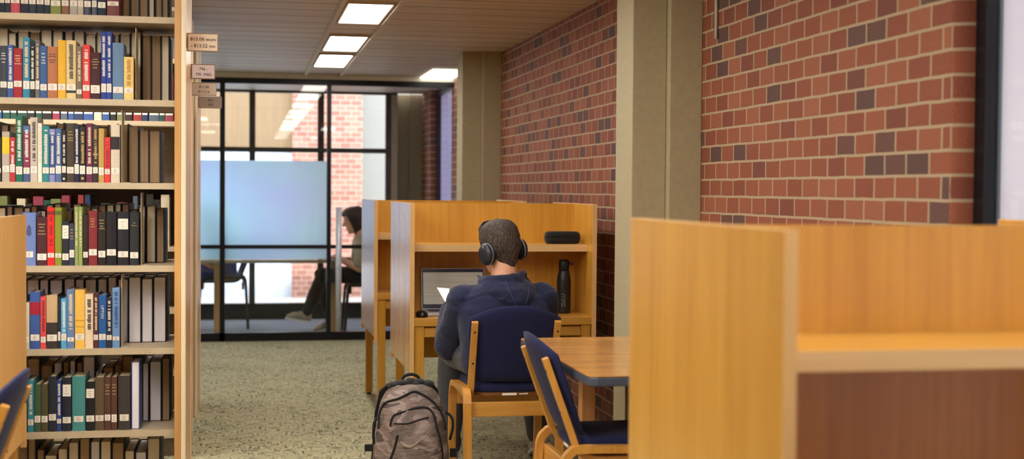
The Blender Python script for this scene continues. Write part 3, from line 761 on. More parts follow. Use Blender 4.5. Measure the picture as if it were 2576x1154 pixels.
# x0, x1, top (crop pixels), colour, name, options
ROWS = [
 (0, [
  (-150, -80, -140, (40, 44, 58), 'dark navy'), (-76, -5, -150, (110, 40, 46), 'wine red'),
  (0, 44, -150, (28, 36, 54), 'dark navy', dict(call=[(2, 50)])), (47, 102, -130, (34, 42, 58), 'slate navy', dict(call=[(2, 50)])),
  (104, 200, -120, (190, 44, 66), 'crimson', dict(call=[(0, 48)])), (205, 285, -150, (30, 40, 60), 'navy', dict(call=[(2, 52)])),
  (288, 360, -150, (30, 40, 60), 'navy', dict(call=[(2, 54)])), (362, 440, -150, (30, 40, 60), 'navy', dict(call=[(2, 54)])),
  (442, 500, -150, (30, 40, 60), 'navy', dict(call=[(4, 58)])), (503, 608, -110, (130, 144, 66), 'olive green', dict(call=[(12, 65)])),
  (614, 690, -130, (140, 92, 58), 'tan brown', dict(call=[(8, 62)])), (697, 775, -120, (176, 170, 160), 'pale grey', dict(call=[(8, 62)])),
  (778, 834, -140, (196, 180, 160), 'cream', dict(call=[(8, 66)])), (838, 912, -150, (30, 40, 60), 'navy', dict(call=[(8, 66)])),
  (918, 970, -150, (60, 70, 90), 'blue and white', dict(call=[(2, 66)])), (976, 1060, -150, (30, 40, 60), 'navy', dict(call=[(14, 72)])),
  (1068, 1192, -100, (120, 58, 60), 'reddish leather', dict(call=[(4, 46)]))], 152, 38.2),
 (1, [
  (-140, -72, 430, (120, 90, 60), 'brown'), (-68, -6, 470, (60, 64, 80), 'slate'),
  (0, 70, 460, (52, 58, 72), 'dark slate', dict(title='h', call=[(820, 880)])), (73, 132, 450, (52, 84, 160), 'blue', dict(title='v', call=[(822, 886)])),
  (134, 222, 485, (166, 38, 44), 'red', dict(title='h', tc='c', call=[(810, 870)])), (228, 298, 375, (44, 136, 172), 'teal blue', dict(title='v', tc='c', call=[(810, 890)])),
  (300, 350, 430, (32, 36, 46), 'black', dict(title='v', call=[(812, 890)])), (353, 396, 400, (110, 108, 108), 'grey', dict(title='v', tc='c', call=[(805, 890)])),
  (399, 471, 455, (52, 92, 150), 'medium blue', dict(title='h', call=[(838, 900)])), (474, 575, 460, (184, 112, 64), 'rust orange', dict(title='h', tc='k', call=[(832, 898)])),
  (578, 658, 395, (236, 182, 48), 'bright yellow', dict(call=[(832, 892)])), (662, 760, 395, (232, 206, 152), 'tall cream', dict(title='v', tc='k', call=[(835, 895)], bands=[(0.10, 0.145, (60, 56, 50))])),
  (764, 820, 455, (122, 104, 82), 'taupe', dict(title='v', tc='c', call=[(885, 930)])), (824, 900, 435, (226, 58, 54), 'bright red', dict(title='v', call=[(840, 896)])),
  (903, 1004, 510, (70, 26, 34), 'dark maroon', dict(title='h', tc='g', call=[(840, 920)])), (1010, 1065, 302, (38, 66, 150), 'tall royal blue', dict(title='v', call=[(822, 908)])),
  (1067, 1118, 302, (38, 66, 150), 'tall royal blue', dict(title='v', call=[(822, 908)])), (1125, 1236, 410, (106, 138, 176), 'slate blue', dict(call=[(852, 912)])),
  (1239, 1335, 550, (242, 212, 130), 'short pale yellow', dict(title='v', tc='o', call=[(860, 910)]))], 980, 246.2),
 (2, [
  (-150, -80, 300, (70, 90, 70), 'moss green'), (-76, 12, 420, (60, 52, 52), 'dark brown', dict(call=[(725, 770)])),
  (20, 95, 360, (188, 178, 166), 'silver grey', dict(bands=[(0.56, 0.89, (236, 206, 40))], call=[(702, 762)])),
  (97, 152, 415, (186, 54, 58), 'red', dict(title='v', call=[(688, 766)])), (156, 226, 200, (24, 108, 84), 'tall green', dict(title='v', call=[(708, 786)])),
  (231, 300, 300, (142, 52, 84), 'maroon with blue ends', dict(bands=[(0.0, 0.24, (70, 90, 140)), (0.89, 1.0, (84, 108, 160))], title='v', call=[(718, 780)])),
  (303, 375, 215, (206, 194, 180), 'tall light grey', dict(title='v', tc='k', call=[(705, 770)])), (379, 420, 272, (248, 238, 222), 'thin white', dict(title='v', tc='c')),
  (423, 492, 300, (44, 136, 142), 'teal', dict(title='v', call=[(715, 775)])), (495, 551, 330, (60, 82, 146), 'navy with lavender top', dict(bands=[(0.89, 1.0, (150, 150, 210)), (0.0, 0.14, (142, 142, 206))], title='v', call=[(715, 775)])),
  (554, 614, 325, (80, 110, 164), 'dusty blue', dict(title='v', call=[(698, 775)])), (618, 662, 340, (26, 26, 30), 'thin black', dict(title='v', call=[(700, 766)], emblem='dot')),
  (666, 741, 270, (72, 60, 46), 'dark olive brown', dict(title='h', tc='g', call=[(708, 772)])), (743, 793, 290, (28, 32, 66), 'midnight blue', dict(title='v', call=[(680, 776)])),
  (796, 855, 305, (34, 30, 32), 'black with tan lettering', dict(title='v', tc='g', call=[(695, 778)], emblem='dot')), (862, 925, 270, (108, 32, 72), 'plum', dict(title='v', tc='c', call=[(705, 778)])),
  (928, 982, 290, (54, 46, 44), 'ornate charcoal', dict(title='v', tc='g', call=[(708, 770)], bands=[(0.48, 0.5, (210, 180, 120))])), (986, 1041, 320, (198, 162, 88), 'mustard', dict(call=[(712, 786)])),
  (1045, 1103, 408, (228, 58, 64), 'short red', dict(title='v', tc='r', call=[(725, 778)])), (1109, 1198, 280, (222, 208, 188), 'grey-white with black block', dict(bands=[(0.57, 0.79, (40, 34, 36))], call=[(715, 772)]))], 862, 458.8),
 (3, [
  (140, 222, 330, (120, 110, 100), 'grey'),
  (226, 358, 290, (116, 138, 200), 'periwinkle blue', dict(call=[(680, 738, 0.6)], emblem='portrait')), (366, 470, 335, (76, 30, 38), 'dark maroon', dict(title='h', tc='g', call=[(702, 766)])),
  (473, 545, 240, (238, 38, 34), 'vivid red', dict(title='v', tc='r', call=[(695, 740)], bands=[(0.87, 0.94, (150, 30, 30))])), (549, 617, 240, (140, 150, 44), 'olive green', dict(bands=[(0.87, 0.94, (96, 100, 40))], call=[(700, 742)])),
  (620, 690, 375, (34, 36, 46), 'black with a big white sticker', dict(call=[(420, 552), (702, 766)])), (693, 745, 400, (52, 58, 82), 'charcoal', dict(title='h', tc='g', call=[(665, 740)])),
  (748, 783, 235, (150, 166, 96), 'thin lime green', dict(title='v', tc='c')), (786, 825, 235, (150, 166, 96), 'thin lime green', dict(title='v', tc='c')),
  (830, 882, 315, (48, 36, 34), 'thin dark brown', dict(call=[(685, 742)])), (886, 973, 275, (134, 40, 48), 'burgundy', dict(title='h', tc='g', call=[(658, 720)])),
  (980, 1058, 290, (40, 34, 32), 'brown-black', dict(title='h', tc='g', call=[(675, 740)])), (1064, 1165, 285, (28, 28, 34), 'worn black', dict(call=[(660, 722)])),
  (1175, 1288, 285, (32, 34, 42), 'black with a square upper sticker', dict(call=[(355, 460), (680, 740)])), (1298, 1388, 290, (34, 36, 42), 'black with gold title', dict(title='#The/Theatre', tc='g', call=[(690, 750)]))], 822, 667.0),
 (4, [
  (215, 254, 330, (70, 80, 90), 'slate'),
  (258, 295, 390, (206, 196, 178), 'thin grey-beige', dict(call=[(735, 786)])), (300, 400, 285, (66, 98, 168), 'blue with red block', dict(bands=[(0.60, 0.82, (170, 24, 48))], call=[(712, 774)])),
  (404, 461, 335, (232, 82, 84), 'coral red', dict(title='v', tc='r', call=[(735, 792)])), (464, 575, 320, (58, 50, 50), 'black in a half tan jacket', dict(bands=[(0.49, 1.0, (206, 172, 128))], call=[(715, 780)])),
  (578, 607, 340, (30, 36, 44), 'thin black', dict(call=[(688, 776)])), (610, 667, 355, (86, 170, 218), 'sky blue', dict(title='v', tc='w', call=[(708, 776)])),
  (670, 744, 265, (104, 134, 182), 'slate blue', dict(title='v', tc='c', call=[(745, 786)])), (749, 848, 270, (248, 196, 88), 'golden yellow', dict(bands=[(0.465, 0.48, (214, 146, 20)), (0.36, 0.375, (214, 146, 20))], call=[(712, 772)])),
  (851, 932, 315, (246, 222, 190), 'cream', dict(title='v', tc='k')), (935, 984, 312, (90, 40, 50), 'maroon', dict(title='v', tc='c', call=[(722, 774)])),
  (987, 1062, 325, (34, 96, 166), 'blue lettered', dict(title='=UPTON', tc='w', call=[(715, 774)])), (1064, 1121, 350, (36, 42, 68), 'navy', dict(title='v', call=[(728, 776)])),
  (1124, 1197, 255, (116, 156, 208), 'light blue', dict(title='v', tc='b', call=[(742, 780)]))], 857, 878.2),
 (5, [
  (205, 270, 350, (90, 76, 60), 'brown'),
  (276, 338, 360, (56, 146, 172), 'teal blue', dict(title='v', call=[(750, 808)])), (341, 408, 400, (66, 96, 66), 'forest green', dict(call=[(715, 782)])),
  (411, 480, 400, (84, 76, 46), 'dark olive', dict(call=[(718, 782)])), (484, 565, 325, (36, 40, 54), 'blue-black', dict(call=[(702, 766)])),
  (567, 615, 365, (42, 66, 140), 'thin blue', dict(title='v', call=[(752, 796)])), (622, 714, 340, (30, 34, 50), 'black with a tall sticker', dict(call=[(410, 528), (735, 796)])),
  (721, 853, 330, (72, 146, 146), 'wide teal', dict(call=[(728, 786, 0.72)])), (858, 948, 385, (24, 26, 34), 'black with an upper sticker', dict(call=[(458, 550), (725, 786)])),
  (951, 1041, 345, (98, 82, 58), 'olive brown', dict(call=[(725, 782)])), (1044, 1108, 345, (92, 58, 46), 'chestnut', dict(title='h', tc='g', call=[(720, 780)])),
  (1112, 1172, 345, (92, 58, 46), 'chestnut', dict(title='h', tc='g', call=[(720, 796)])), (1182, 1304, 335, (66, 60, 60), 'charcoal leather', dict(call=[(722, 786, 0.75)]))], 878, 1084.6),
]
used = {}
for row, specs, base_c, base_px in ROWS:
    off = base_px - base_c / CN
    named = [s[4] for s in specs]
    for k, s in enumerate(specs):
        x0, x1, top, col, name = s[:5]; o = dict(s[5]) if len(s) > 5 else {}
        uc = (x0 + x1) / 2 / CN
        pa, pb = at_y(x0 / CN, base_px, YS), at_y(x1 / CN, base_px, YS)
        pz = at_y(uc, off + top / CN, YS)
        bz = at_y(uc, base_px, YS).z
        w = pb.x - pa.x - 0.0006; h = max(0.12, pz.z - bz)
        if row == 0: h = random.uniform(0.205, 0.222)
        call = []
        for c in o.pop('call', []):
            za, zb = at_y(uc, off + c[1] / CN, YS).z - bz, at_y(uc, off + c[0] / CN, YS).z - bz
            call.append((max(0.004, za), zb, c[2] if len(c) > 2 else 0.9))
        prev = named[k - 1] if k else None; nxt = named[k + 1] if k + 1 < len(named) else None
        def split(nm):
            for sep in (' with ', ' in a '):
                if sep in nm: return nm.split(sep)[0], sep + nm.split(sep, 1)[1]
            return nm, ''
        base, extra = split(name)
        lab = '%s book%s on the %s' % (base, extra.rstrip(), ROWN[row])
        if named.count(name) > 1:
            lab += ', %s of its colour from the left' % ['first', 'second', 'third', 'fourth', 'fifth', 'sixth', 'seventh'][named[:k].count(name)]
        elif prev:
            lab += ', right of the %s one' % split(prev)[0]
        else:
            lab += ', at its left end'
        words_ = lab.split()
        if len(words_) > 16: lab = ' '.join(words_[:16])
        book(((pa.x + pb.x) / 2, YS, LEV[row]), w, h, random.uniform(0.145, 0.163), col, lab, 'front row books on the nearest stack', call=call, rough=random.choice([0.4, 0.55, 0.65]), **o)

# rear row of the nearest stack: fore-edges towards the camera
def rear_row(row, ybase, x0, x1, hmin, hmax, wmin, wmax, pages, covers, name, lean=0.0, zmax=None):
    x = x0; z = LEV[row]
    while x < x1 - wmin:
        w = random.uniform(wmin, wmax); h = random.uniform(hmin, hmax)
        if x + w > x1: break
        d = random.uniform(0.27, 0.288)
        t = book((x + w / 2, ybase, z), w, h, d, random.choice(covers), 'book on the %s turned away, only its %s page edges showing' % (ROWN[row] if row < 6 else 'bottom shelf', name), 'back to front books behind the %s' % (ROWN[row] if row < 6 else 'bottom shelf'), rz=PI, pages=random.choice(pages))
        x += w + random.uniform(0.0008, 0.004)
DARK = [(36, 32, 34), (40, 34, 30), (50, 40, 36), (34, 40, 56), (70, 40, 40), (60, 56, 50)]
XR = -0.30
rear_row(0, 5.985, -0.52, XR, 0.20, 0.24, 0.02, 0.034, [M_PAGESB, M_PAGES], DARK, 'brown')
rear_row(1, 5.985, -1.03, XR, 0.262, 0.288, 0.03, 0.044, [M_PAGES, M_PAGES, M_PAGESB], DARK, 'cream')
rear_row(2, 5.985, -1.03, XR, 0.205, 0.235, 0.024, 0.044, [M_PAGESB], DARK, 'brown')
rear_row(3, 5.985, -1.03, XR, 0.205, 0.235, 0.022, 0.04, [M_PAGESB, M_PAGESB, M_PAGES], DARK, 'tan')
rear_row(4, 5.985, -0.93, XR, 0.25, 0.262, 0.034, 0.05, [M_PAGESW], [(24, 26, 40), (28, 28, 34), (30, 34, 60)], 'white')
rear_row(5, 5.985, -0.93, XR, 0.20, 0.27, 0.022, 0.05, [M_PAGESW, M_PAGESB, M_PAGESB], DARK, 'pale')
rear_row(6, 5.985, -0.93, XR, 0.19, 0.265, 0.026, 0.05, [M_PAGESW, M_PAGES, M_PAGESB], DARK, 'white topped')
# one thick white-paged volume standing at the end of the sixth shelf row
a, b = at_y(1312 / CN, 1084, YS), at_y(1396 / CN, 1084, YS)
t = book(((a.x + b.x) / 2, YS + 0.158, LEV[5]), b.x - a.x, 0.262, 0.15, (60, 84, 150), 'thick book with white page edges outward, last in the sixth shelf front row', 'front row books on the nearest stack', rz=PI, pages=M_PAGESW)
# second stack: spines seen through the gaps of the nearest one
PAL = [(40, 36, 36), (46, 44, 40), (150, 60, 80), (60, 90, 150), (120, 130, 80), (220, 205, 180), (60, 40, 40), (90, 100, 120), (44, 60, 100), (160, 60, 56), (40, 80, 70)]
def far_row(row, x0, x1, hmin, hmax):
    x = x0
    while x < x1 - 0.03:
        w = random.uniform(0.022, 0.05); h = random.uniform(hmin, hmax)
        t = thing('book', 'book on the second stack, seen through the gap above the %s books' % ROWN[row + (1 if row == 1 else 0)], 'book', (x + w / 2, 7.27, LEV[row]), 0, 'books on the second stack, %s' % ROWN[row])
        cv, pg = book_shape(w, h, 0.16)
        cv.build('cover', cover_mat(random.choice(PAL)), t)
        pg.build('page_block', M_PAGES, t)
        patch(MB(), -w * 0.44, w * 0.44, 0.032, 0.078, w / 2, 0.0009).build('call_label', M_LABEL, t)
        x += w + random.uniform(0.001, 0.006)
far_row(1, -1.36, -0.36, 0.2, 0.26)
far_row(3, -1.36, -0.36, 0.18, 0.27)

# wire bookends
def bookend(u, row, base_px, top_px, y, label):
    p, q = at_y(u, base_px, y), at_y(u, top_px, y)
    h = min(q.z - LEV[row], 0.28); t = thing('bookend', label, 'bookend', (p.x, y, LEV[row]), 0, 'metal bookends at the ends of the rows')
    MB().box(0, 0.0025, 0, 0.11, 0, h).build('upright_plate', M_SHELF, t, 0.001)
    MB().box(0.003, 0.03, 0.0, 0.10, 0.0002, 0.0018).build('foot_plate', M_SHELF, t)
bookend(340.5, 1, 246, 62, YS + 0.03, 'thin steel bookend right of the short pale yellow book on the second shelf')
bookend(305, 2, 458, 270, YS + 0.02, 'thin steel bookend right of the grey-white book on the third shelf')
bookend(354, 3, 667, 478, YS + 0.02, 'thin steel bookend right of the gold titled black book')
bookend(305, 4, 878, 688, YS + 0.02, 'thin steel bookend right of the light blue book')

# ------------------------------------------------------------------ study carrels (double sided, back panel in the middle)
def carrel(label, x0, y0, rz=0.0, top=1.303, W=0.937, D=0.93, panel=None):
    """x0, y0: front left corner when rz = 0"""
    c, s = math.cos(rz), math.sin(rz)
    cx, cy = W / 2, D / 2
    t = thing('study_carrel', label, 'study carrel', (x0 + c * cx - s * cy, y0 + s * cx + c * cy, 0), rz, 'oak study carrels')
    hx, hy, th = W / 2, D / 2, 0.022
    for sg in (-1, 1):
        a, b = (-hx, -hx + th) if sg < 0 else (hx - th, hx)
        p = MB().box(a, b, -hy + 0.004, hy - 0.004, 0.475, top - 0.003).build('side_panel', panel or M_CARREL, t)
        mb = MB()
        for y in (-hy, hy - 0.0035):
            mb.box(a, b, y, y + 0.0035, 0.44, top - 0.003)
        mb.box(a, b, -hy, hy, top - 0.0028, top)
        e = mb.build('edge_band', M_BAND, p); e['label'] = 'pale edge band of the side panel'
    yb = -0.06
    MB().box(-hx + th, hx - th, yb - 0.011, yb + 0.011, 0.50, top - 0.002).build('back_panel', M_CARREL, t)
    for sg in (-1, 1):
        f = 0.0 if sg < 0 else PI
        R = Matrix.Rotation(f, 4, 'Z')
        sh = MB().box(-hx + th, hx - th, -hy + 0.105, -0.0112 - sg * yb, 1.062, 1.098, M=R).build('book_shelf', M_CARRELH, t, 0.002)
        MB().box(-hx + th + 0.001, hx - th - 0.001, -hy + 0.1015, -hy + 0.1045, 1.062, 1.0975, M=R).build('shelf_lip', M_BANDH, sh)
        MB().box(-hx + th, hx - th, -hy + 0.006, -0.0112 - sg * yb, 0.70, 0.74, M=R).build('desk_top', M_CARRELH, t, 0.002)
        mb = MB(); mb.box(-hx + th + 0.052, hx - th - 0.052, -hy + 0.02, -hy + 0.045, 0.645, 0.690, M=R)
        mb.build('apron_rail', M_CARRELH, t, 0.002)
        for sx in (-1, 1):
            xa = sx * (hx - th - 0.027)
            MB().box(xa - 0.024, xa + 0.024, -hy + 0.014, -hy + 0.062, 0.012, 0.6995, M=R).build('leg', M_CARREL, t, 0.002)
            MB().box(xa - 0.014, xa + 0.014, -hy + 0.024, -hy + 0.052, 0, 0.0118, M=R).build('foot_glide', M_BLACKP, t)
    return t
carrel('oak study carrel where the person in the navy hoodie sits', 0.783, 6.75)
carrel('oak study carrel behind the occupied one, farthest from the camera', 0.757, 8.41)
carrel('large out-of-focus oak study carrel filling the lower right corner', 0.862, 2.14, top=1.309)
carrel('oak study carrel at the left edge in front of the book stack', -0.77 - 0.937, 4.25, 0.0, top=1.27, panel=wood('carrel_oak_lit', (232, 172, 96), (244, 190, 116), 'Z', 0.6, 0.0))  # paler matte copy of the carrel oak; brighter light put into its colour

# ------------------------------------------------------------------ chairs
def chair_parts(t, up=None, wd=None, wx=None):
    up = up or M_NAVY; wd = wd or M_BEECH; wx = wx or wood('rail_beech', (192, 132, 54), (218, 160, 78), 'X')
    def yu(z): return -0.315 + (0.805 - z) * (0.1 / 0.275)
    for sx in (-1, 1):
        x = sx * 0.181
        path = [(x, yu(z), z) for z in (0.807, 0.72, 0.62, 0.545)] + [(x, -0.207, 0.505), (x, -0.185, 0.478), (x, -0.15, 0.4635), (x, -0.10, 0.4595), (x, 0.19, 0.4595)]
        u = MB().sweep(path[:4] + curve(path[4:8], 4) + path[8:], (1, 0, 0), 0.028, 0.022).build('upright', wd, t, 0.003)
        for z in (0.765, 0.625):
            MB().tube([(x, yu(z) - 0.0125, z - 0.004), (x, yu(z) - 0.009, z - 0.003)], 0.0045, 8).build('screw', M_BLACKP, u)
    # upholstered back: gently curved, arched top
    F, B = [], []; ns, nz = 18, 12
    for i in range(nz + 1):
        rf, rb = [], []
        for k in range(ns + 1):
            s = -1 + 2 * k / ns
            zt = 0.818 + 0.058 * (1 - abs(s) ** 2.2); z = 0.535 + (zt - 0.535) * i / nz
            hw = 0.165 + 0.037 * min(1, (z - 0.535) / 0.2) 
            e = max(0, 1 - min(i, nz - i) / 1.5, 1 - min(k, ns - k) / 1.5); rd = 0.011 * e
            y = yu(z) + 0.012 + 0.04 * (s * s - 0.72)
            rb.append((s * hw, y + rd, z)); rf.append((s * hw, y + 0.034 - rd, z))
        F.append(rf); B.append(rb)
    n = ns + 1; v = [p for r in B for p in r] + [p for r in F for p in r]; o = n * (nz + 1); f = []
    for i in range(nz):
        for k in range(ns):
            a = i * n + k
            f += [(a, a + 1, a + n + 1, a + n), (o + a, o + a + n, o + a + n + 1, o + a + 1)]
    for k in range(ns):
        f += [(k, o + k, o + k + 1, k + 1), (nz * n + k, nz * n + k + 1, o + nz * n + k + 1, o + nz * n + k)]
    for i in range(nz):
        a, b = i * n, i * n + ns
        f += [(a, a + n, o + a + n, o + a), (b, o + b, o + b + n, b + n)]
    MB().add(v, f, 0, True).build('backrest', up, t)
    # seat
    def ring(z, k, dy=0.0):
        out = []
        for i in range(40):
            a = 2 * PI * i / 40; ca, sa = math.cos(a), math.sin(a)
            r = (abs(ca) ** 5 + abs(sa) ** 5) ** (-0.2)
            out.append((0.182 * r * ca * k, 0.005 + 0.212 * r * sa * k, z))
        return out
    MB().loft([ring(0.4865, 0.97), ring(0.497, 1.0), ring(0.515, 1.0), ring(0.527, 0.965), ring(0.532, 0.88), ring(0.53, 0.4)]).build('seat', up, t)
    s = MB().loft([ring(0.4708, 0.94), ring(0.486, 0.96)], 0, False).build('seat_shell', wood('seat_plywood', (112, 70, 40), (140, 92, 54), 'X'), t)
    mb = MB(); mb.box(-0.04, 0.025, -0.1975, -0.1965, 0.4715, 0.4855); mb.box(0.035, 0.075, -0.1965, -0.1955, 0.4745, 0.4855)
    tg = mb.build('maker_tag', M_LABEL, s); tg['label'] = 'white paper tag on the seat edge'
    for sx in (-1, 1):
        x = sx * 0.203
        path = [(x, -0.275, 0.0), (x, -0.254, 0.39), (x, -0.248, 0.455), (x, -0.228, 0.488), (x, -0.18, 0.499), (x, 0.09, 0.491), (x, 0.145, 0.478), (x, 0.178, 0.44), (x, 0.188, 0.39), (x, 0.218, 0.0)]
        MB().sweep(curve(path), (1, 0, 0), 0.034, 0.026).build('leg_frame', wd, t, 0.004)
    MB().box(-0.2, 0.2, -0.237, -0.213, 0.385, 0.449).build('rear_rail', wx, t, 0.003)
    MB().box(-0.1855, 0.1855, 0.150, 0.172, 0.385, 0.449).build('front_rail', wx, t, 0.003)
c1 = thing('reading_chair', 'beech chair with navy upholstery that the person in the hoodie sits on', 'chair', (1.140, 6.165, 0), 0, 'beech reading chairs')
chair_parts(c1)
dup(c1, (1.302, 4.745, 0), -PI / 2, 'beech chair with navy back pushed in at the left side of the table')
dup(c1, (-0.925, 3.93, 0), PI / 2, 'beech chair with navy back at the left edge, in front of the carrel there')

# ------------------------------------------------------------------ reading table
t = thing('reading_table', 'wood-topped table with dark edge and clipped corners in front of the column', 'table', (1.32, 4.96, 0))
x0, x1, y0, y1 = 1.088 - 1.32, 0.24, 4.36 - 4.96, 5.535 - 4.96
poly = [(x0 + 0.03, y0), (x1, y0), (x1, y1), (x0 + 0.03, y1), (x0 + 0.008, y1 - 0.012), (x0, y1 - 0.04), (x0, y0 + 0.04), (x0 + 0.008, y0 + 0.012)]
MB().prism(poly, 0.7665, 0.77).build('table_top', M_TABLE, t)
MB().prism(poly, 0.735, 0.7663).build('edge', plain('slate_edge', (70, 76, 92), 0.4), t, 0.006)
mb = MB(); mb.box(0.05, 0.13, -0.10, -0.02, 0.0300, 0.7348); mb.box(-0.0, 0.18, -0.4, 0.3, 0, 0.0299)
mb.build('pedestal', M_BLACKM, t, 0.004)
MB().box(-0.035, 0.02, 0.30, 0.355, 0, 0.7348).build('leg', wood('table_leg_wood', (176, 120, 70), (206, 152, 100), 'Z'), t, 0.004)

# ------------------------------------------------------------------ things on the carrel
DZ = 0.7405
t = thing('laptop', 'open silver laptop with grey screen on the carrel desk', 'laptop', (1.045, 6.955, DZ))
MB().box(-0.165, 0.165, -0.115, 0.115, 0.0, 0.015).build('base', plain('laptop_silver', (196, 196, 200), 0.35, 0.6), t, 0.004)
MB().box(-0.14, 0.14, -0.01, 0.095, 0.0152, 0.0162).build('keyboard', M_BLACKP, t)
MB().box(-0.05, 0.05, -0.10, -0.03, 0.0152, 0.0157).build('touchpad', plain('touchpad_grey', (170, 170, 174), 0.4), t)
R = Matrix.Translation((0, 0.112, 0.016)) @ Matrix.Rotation(math.radians(-9), 4, 'X')
lid = MB().box(-0.165, 0.165, 0, 0.006, 0, 0.212, M=R).build('lid', plain('laptop_silver', (196, 196, 200), 0.35, 0.6), t, 0.002)
MB().box(-0.161, 0.161, -0.0011, -0.0001, 0.004, 0.208, M=R).build('bezel', plain('bezel_blue_black', (44, 46, 76), 0.3), lid)
sc = MB().box(-0.155, 0.155, -0.0022, -0.0013, 0.026, 0.190, M=R).build('display', screen_mat(), lid); sc['label'] = 'grey lit display'
mb = MB(); mb.add([(-0.085, -0.0026, 0.112), (-0.02, -0.0026, 0.106), (-0.03, -0.0026, 0.035), (-0.045, -0.0026, 0.04)], [(0, 1, 2, 3)], M=R)
mb.build('display_patch', emit('bright_display_patch', (1, 0.99, 0.86, 1), 0.85), lid)  # bright pale quad laid on the display
t = thing('computer_mouse', 'small black mouse on the carrel desk left of the laptop', 'mouse', (0.852, 6.83, DZ))
MB().loft([[(0.031 * k * math.cos(a), 0.052 * k * math.sin(a), z) for a in [2 * PI * i / 20 for i in range(20)]] for k, z in ((0.94, 0), (1, 0.008), (0.92, 0.02), (0.6, 0.029), (0.2, 0.031))]).build('shell', M_BLACKP, t)
MB().tube([(0, 0.03, 0.0295), (0, 0.016, 0.0315)], 0.003, 8).build('scroll_wheel', M_STEELD, t)
t = thing('water_bottle', 'tall black metal water bottle standing at the right end of the carrel desk', 'bottle', (1.603, 6.97, DZ))
MB().lathe([(0.030, 0), (0.0355, 0.003), (0.0365, 0.01), (0.0365, 0.165), (0.034, 0.185), (0.027, 0.213), (0.0255, 0.222), (0.02, 0.223)], 32).build('body', plain('matte_black_steel', (26, 26, 31), 0.4), t)
cp = MB().lathe([(0.0262, 0.2235), (0.0272, 0.226), (0.0272, 0.262), (0.0245, 0.272), (0.015, 0.276)], 28).build('cap', plain('cap_black', (22, 22, 25), 0.45), t)
MB().tube([(0.026, 0, 0.255), (0.045, -0.004, 0.258), (0.05, 0, 0.252), (0.043, 0.004, 0.248), (0.026, 0, 0.25)], 0.003, 8).build('carry_loop', plain('plum_cord', (74, 40, 70), 0.6), cp)
tm = text_mb('ZULU', 0.026); tm.v = [Matrix.Rotation(-PI / 2, 4, 'Y') @ v for v in tm.v]
tm.v = [Vector((-0.008 + v.x, -math.sqrt(max(1e-6, 0.0369 ** 2 - (-0.008 + v.x) ** 2)) + v.y * 0.5, 0.068 + v.z)) for v in tm.v]
tm.build('lettering', plain('grey_print_bottle', (150, 148, 150), 0.5), t)
t = thing('soft_case', 'rounded black zip case lying on the carrel book shelf', 'case', (1.588, 6.95, 1.0985))
def se(z, k):
    return [(0.092 * k * math.copysign(abs(math.cos(a)) ** 0.6, math.cos(a)), 0.05 * k * math.copysign(abs(math.sin(a)) ** 0.6, math.sin(a)), z) for a in [2 * PI * i / 36 for i in range(36)]]
MB().loft([se(0, 0.86), se(0.006, 0.95), se(0.022, 1), se(0.0305, 1.0)]).build('lower_shell', M_DARKF, t)
MB().loft([se(0.0305, 1.012), se(0.0335, 1.012)], 0, False).build('zipper', M_BLACKP, t)
MB().loft([se(0.0336, 1.0), se(0.044, 0.99), se(0.055, 0.95), se(0.062, 0.84), se(0.063, 0.4)]).build('upper_shell', M_DARKF, t)

# ------------------------------------------------------------------ backpack
BPX, BPY = 0.692, 5.90
t = thing('backpack', 'grey-brown camouflage backpack standing on the carpet beside the chair', 'backpack', (BPX, BPY, 0))
M_CAMO = camo_mat()
KZ = [(0.0, 0.150, 0.10), (0.03, 0.168, 0.115), (0.14, 0.170, 0.12), (0.28, 0.160, 0.115), (0.38, 0.148, 0.105), (0.46, 0.133, 0.09), (0.505, 0.11, 0.07), (0.53, 0.085, 0.05), (0.54, 0.05, 0.03)]
def kz(z):
    for (a, w0, d0), (b, w1, d1) in zip(KZ[:-1], KZ[1:]):
        if z <= b:
            q = (z - a) / (b - a); return w0 + (w1 - w0) * q, d0 + (d1 - d0) * q
    return KZ[-1][1], KZ[-1][2]
def front(x, z, off=0.0):
    w_, d_ = kz(z); q = min(0.98, abs(x) / w_)
    y = -d_ * (1 - q ** 2.6) ** (1 / 2.6)
    # bulging front pocket
    px = (x - 0.005) / 0.118; pz = (z - 0.17) / 0.27
    if abs(px) < 1 and -0.6 < pz < 1:
        y -= 0.045 * (1 - abs(px) ** 3.0) ** 0.7 * (1 - max(0, pz) ** 3.0) ** 0.7
    return y - off
rings = []
for z in [0.0, 0.012, 0.03, 0.06, 0.1, 0.14, 0.18, 0.22, 0.26, 0.30, 0.34, 0.37, 0.40, 0.42, 0.435, 0.45, 0.47, 0.49, 0.505, 0.518, 0.53, 0.54]:
    w_, d_ = kz(z); r = []; 
    for i in range(49):
        x = -w_ * 0.98 * math.cos(PI * i / 48); r.append((x, front(x, z), z))
    for i in range(1, 24):
        a = PI * i / 24; x = w_ * 0.98 * math.cos(a); q = min(0.98, abs(x) / w_)
        r.append((x, d_ * (1 - q ** 2.6) ** (1 / 2.6), z))
    rings.append(r)
bp = MB().loft(rings).build('body', M_CAMO, t)
for v in bp.data.vertices:
    n = noise.noise(v.co * 14) + 0.6 * noise.noise(Vector((v.co.x * 22, 3.0, v.co.z * 30)))
    if 0.02 < v.co.z < 0.52 and v.co.y < 0.02: v.co.y -= 0.006 * n
def strap(pts, r, name, m, closed=False):
    return MB().tube(curve(pts, 4), r, 8).build(name, m, t)
def zip_line(xz, r=0.0042, name='zipper'):
    pts = [(p.x, front(p.x, p.z, 0.003), p.z) for p in curve([(x, 0, z) for x, z in xz], 6)]
    return strap(pts, r, name, M_DARKF)
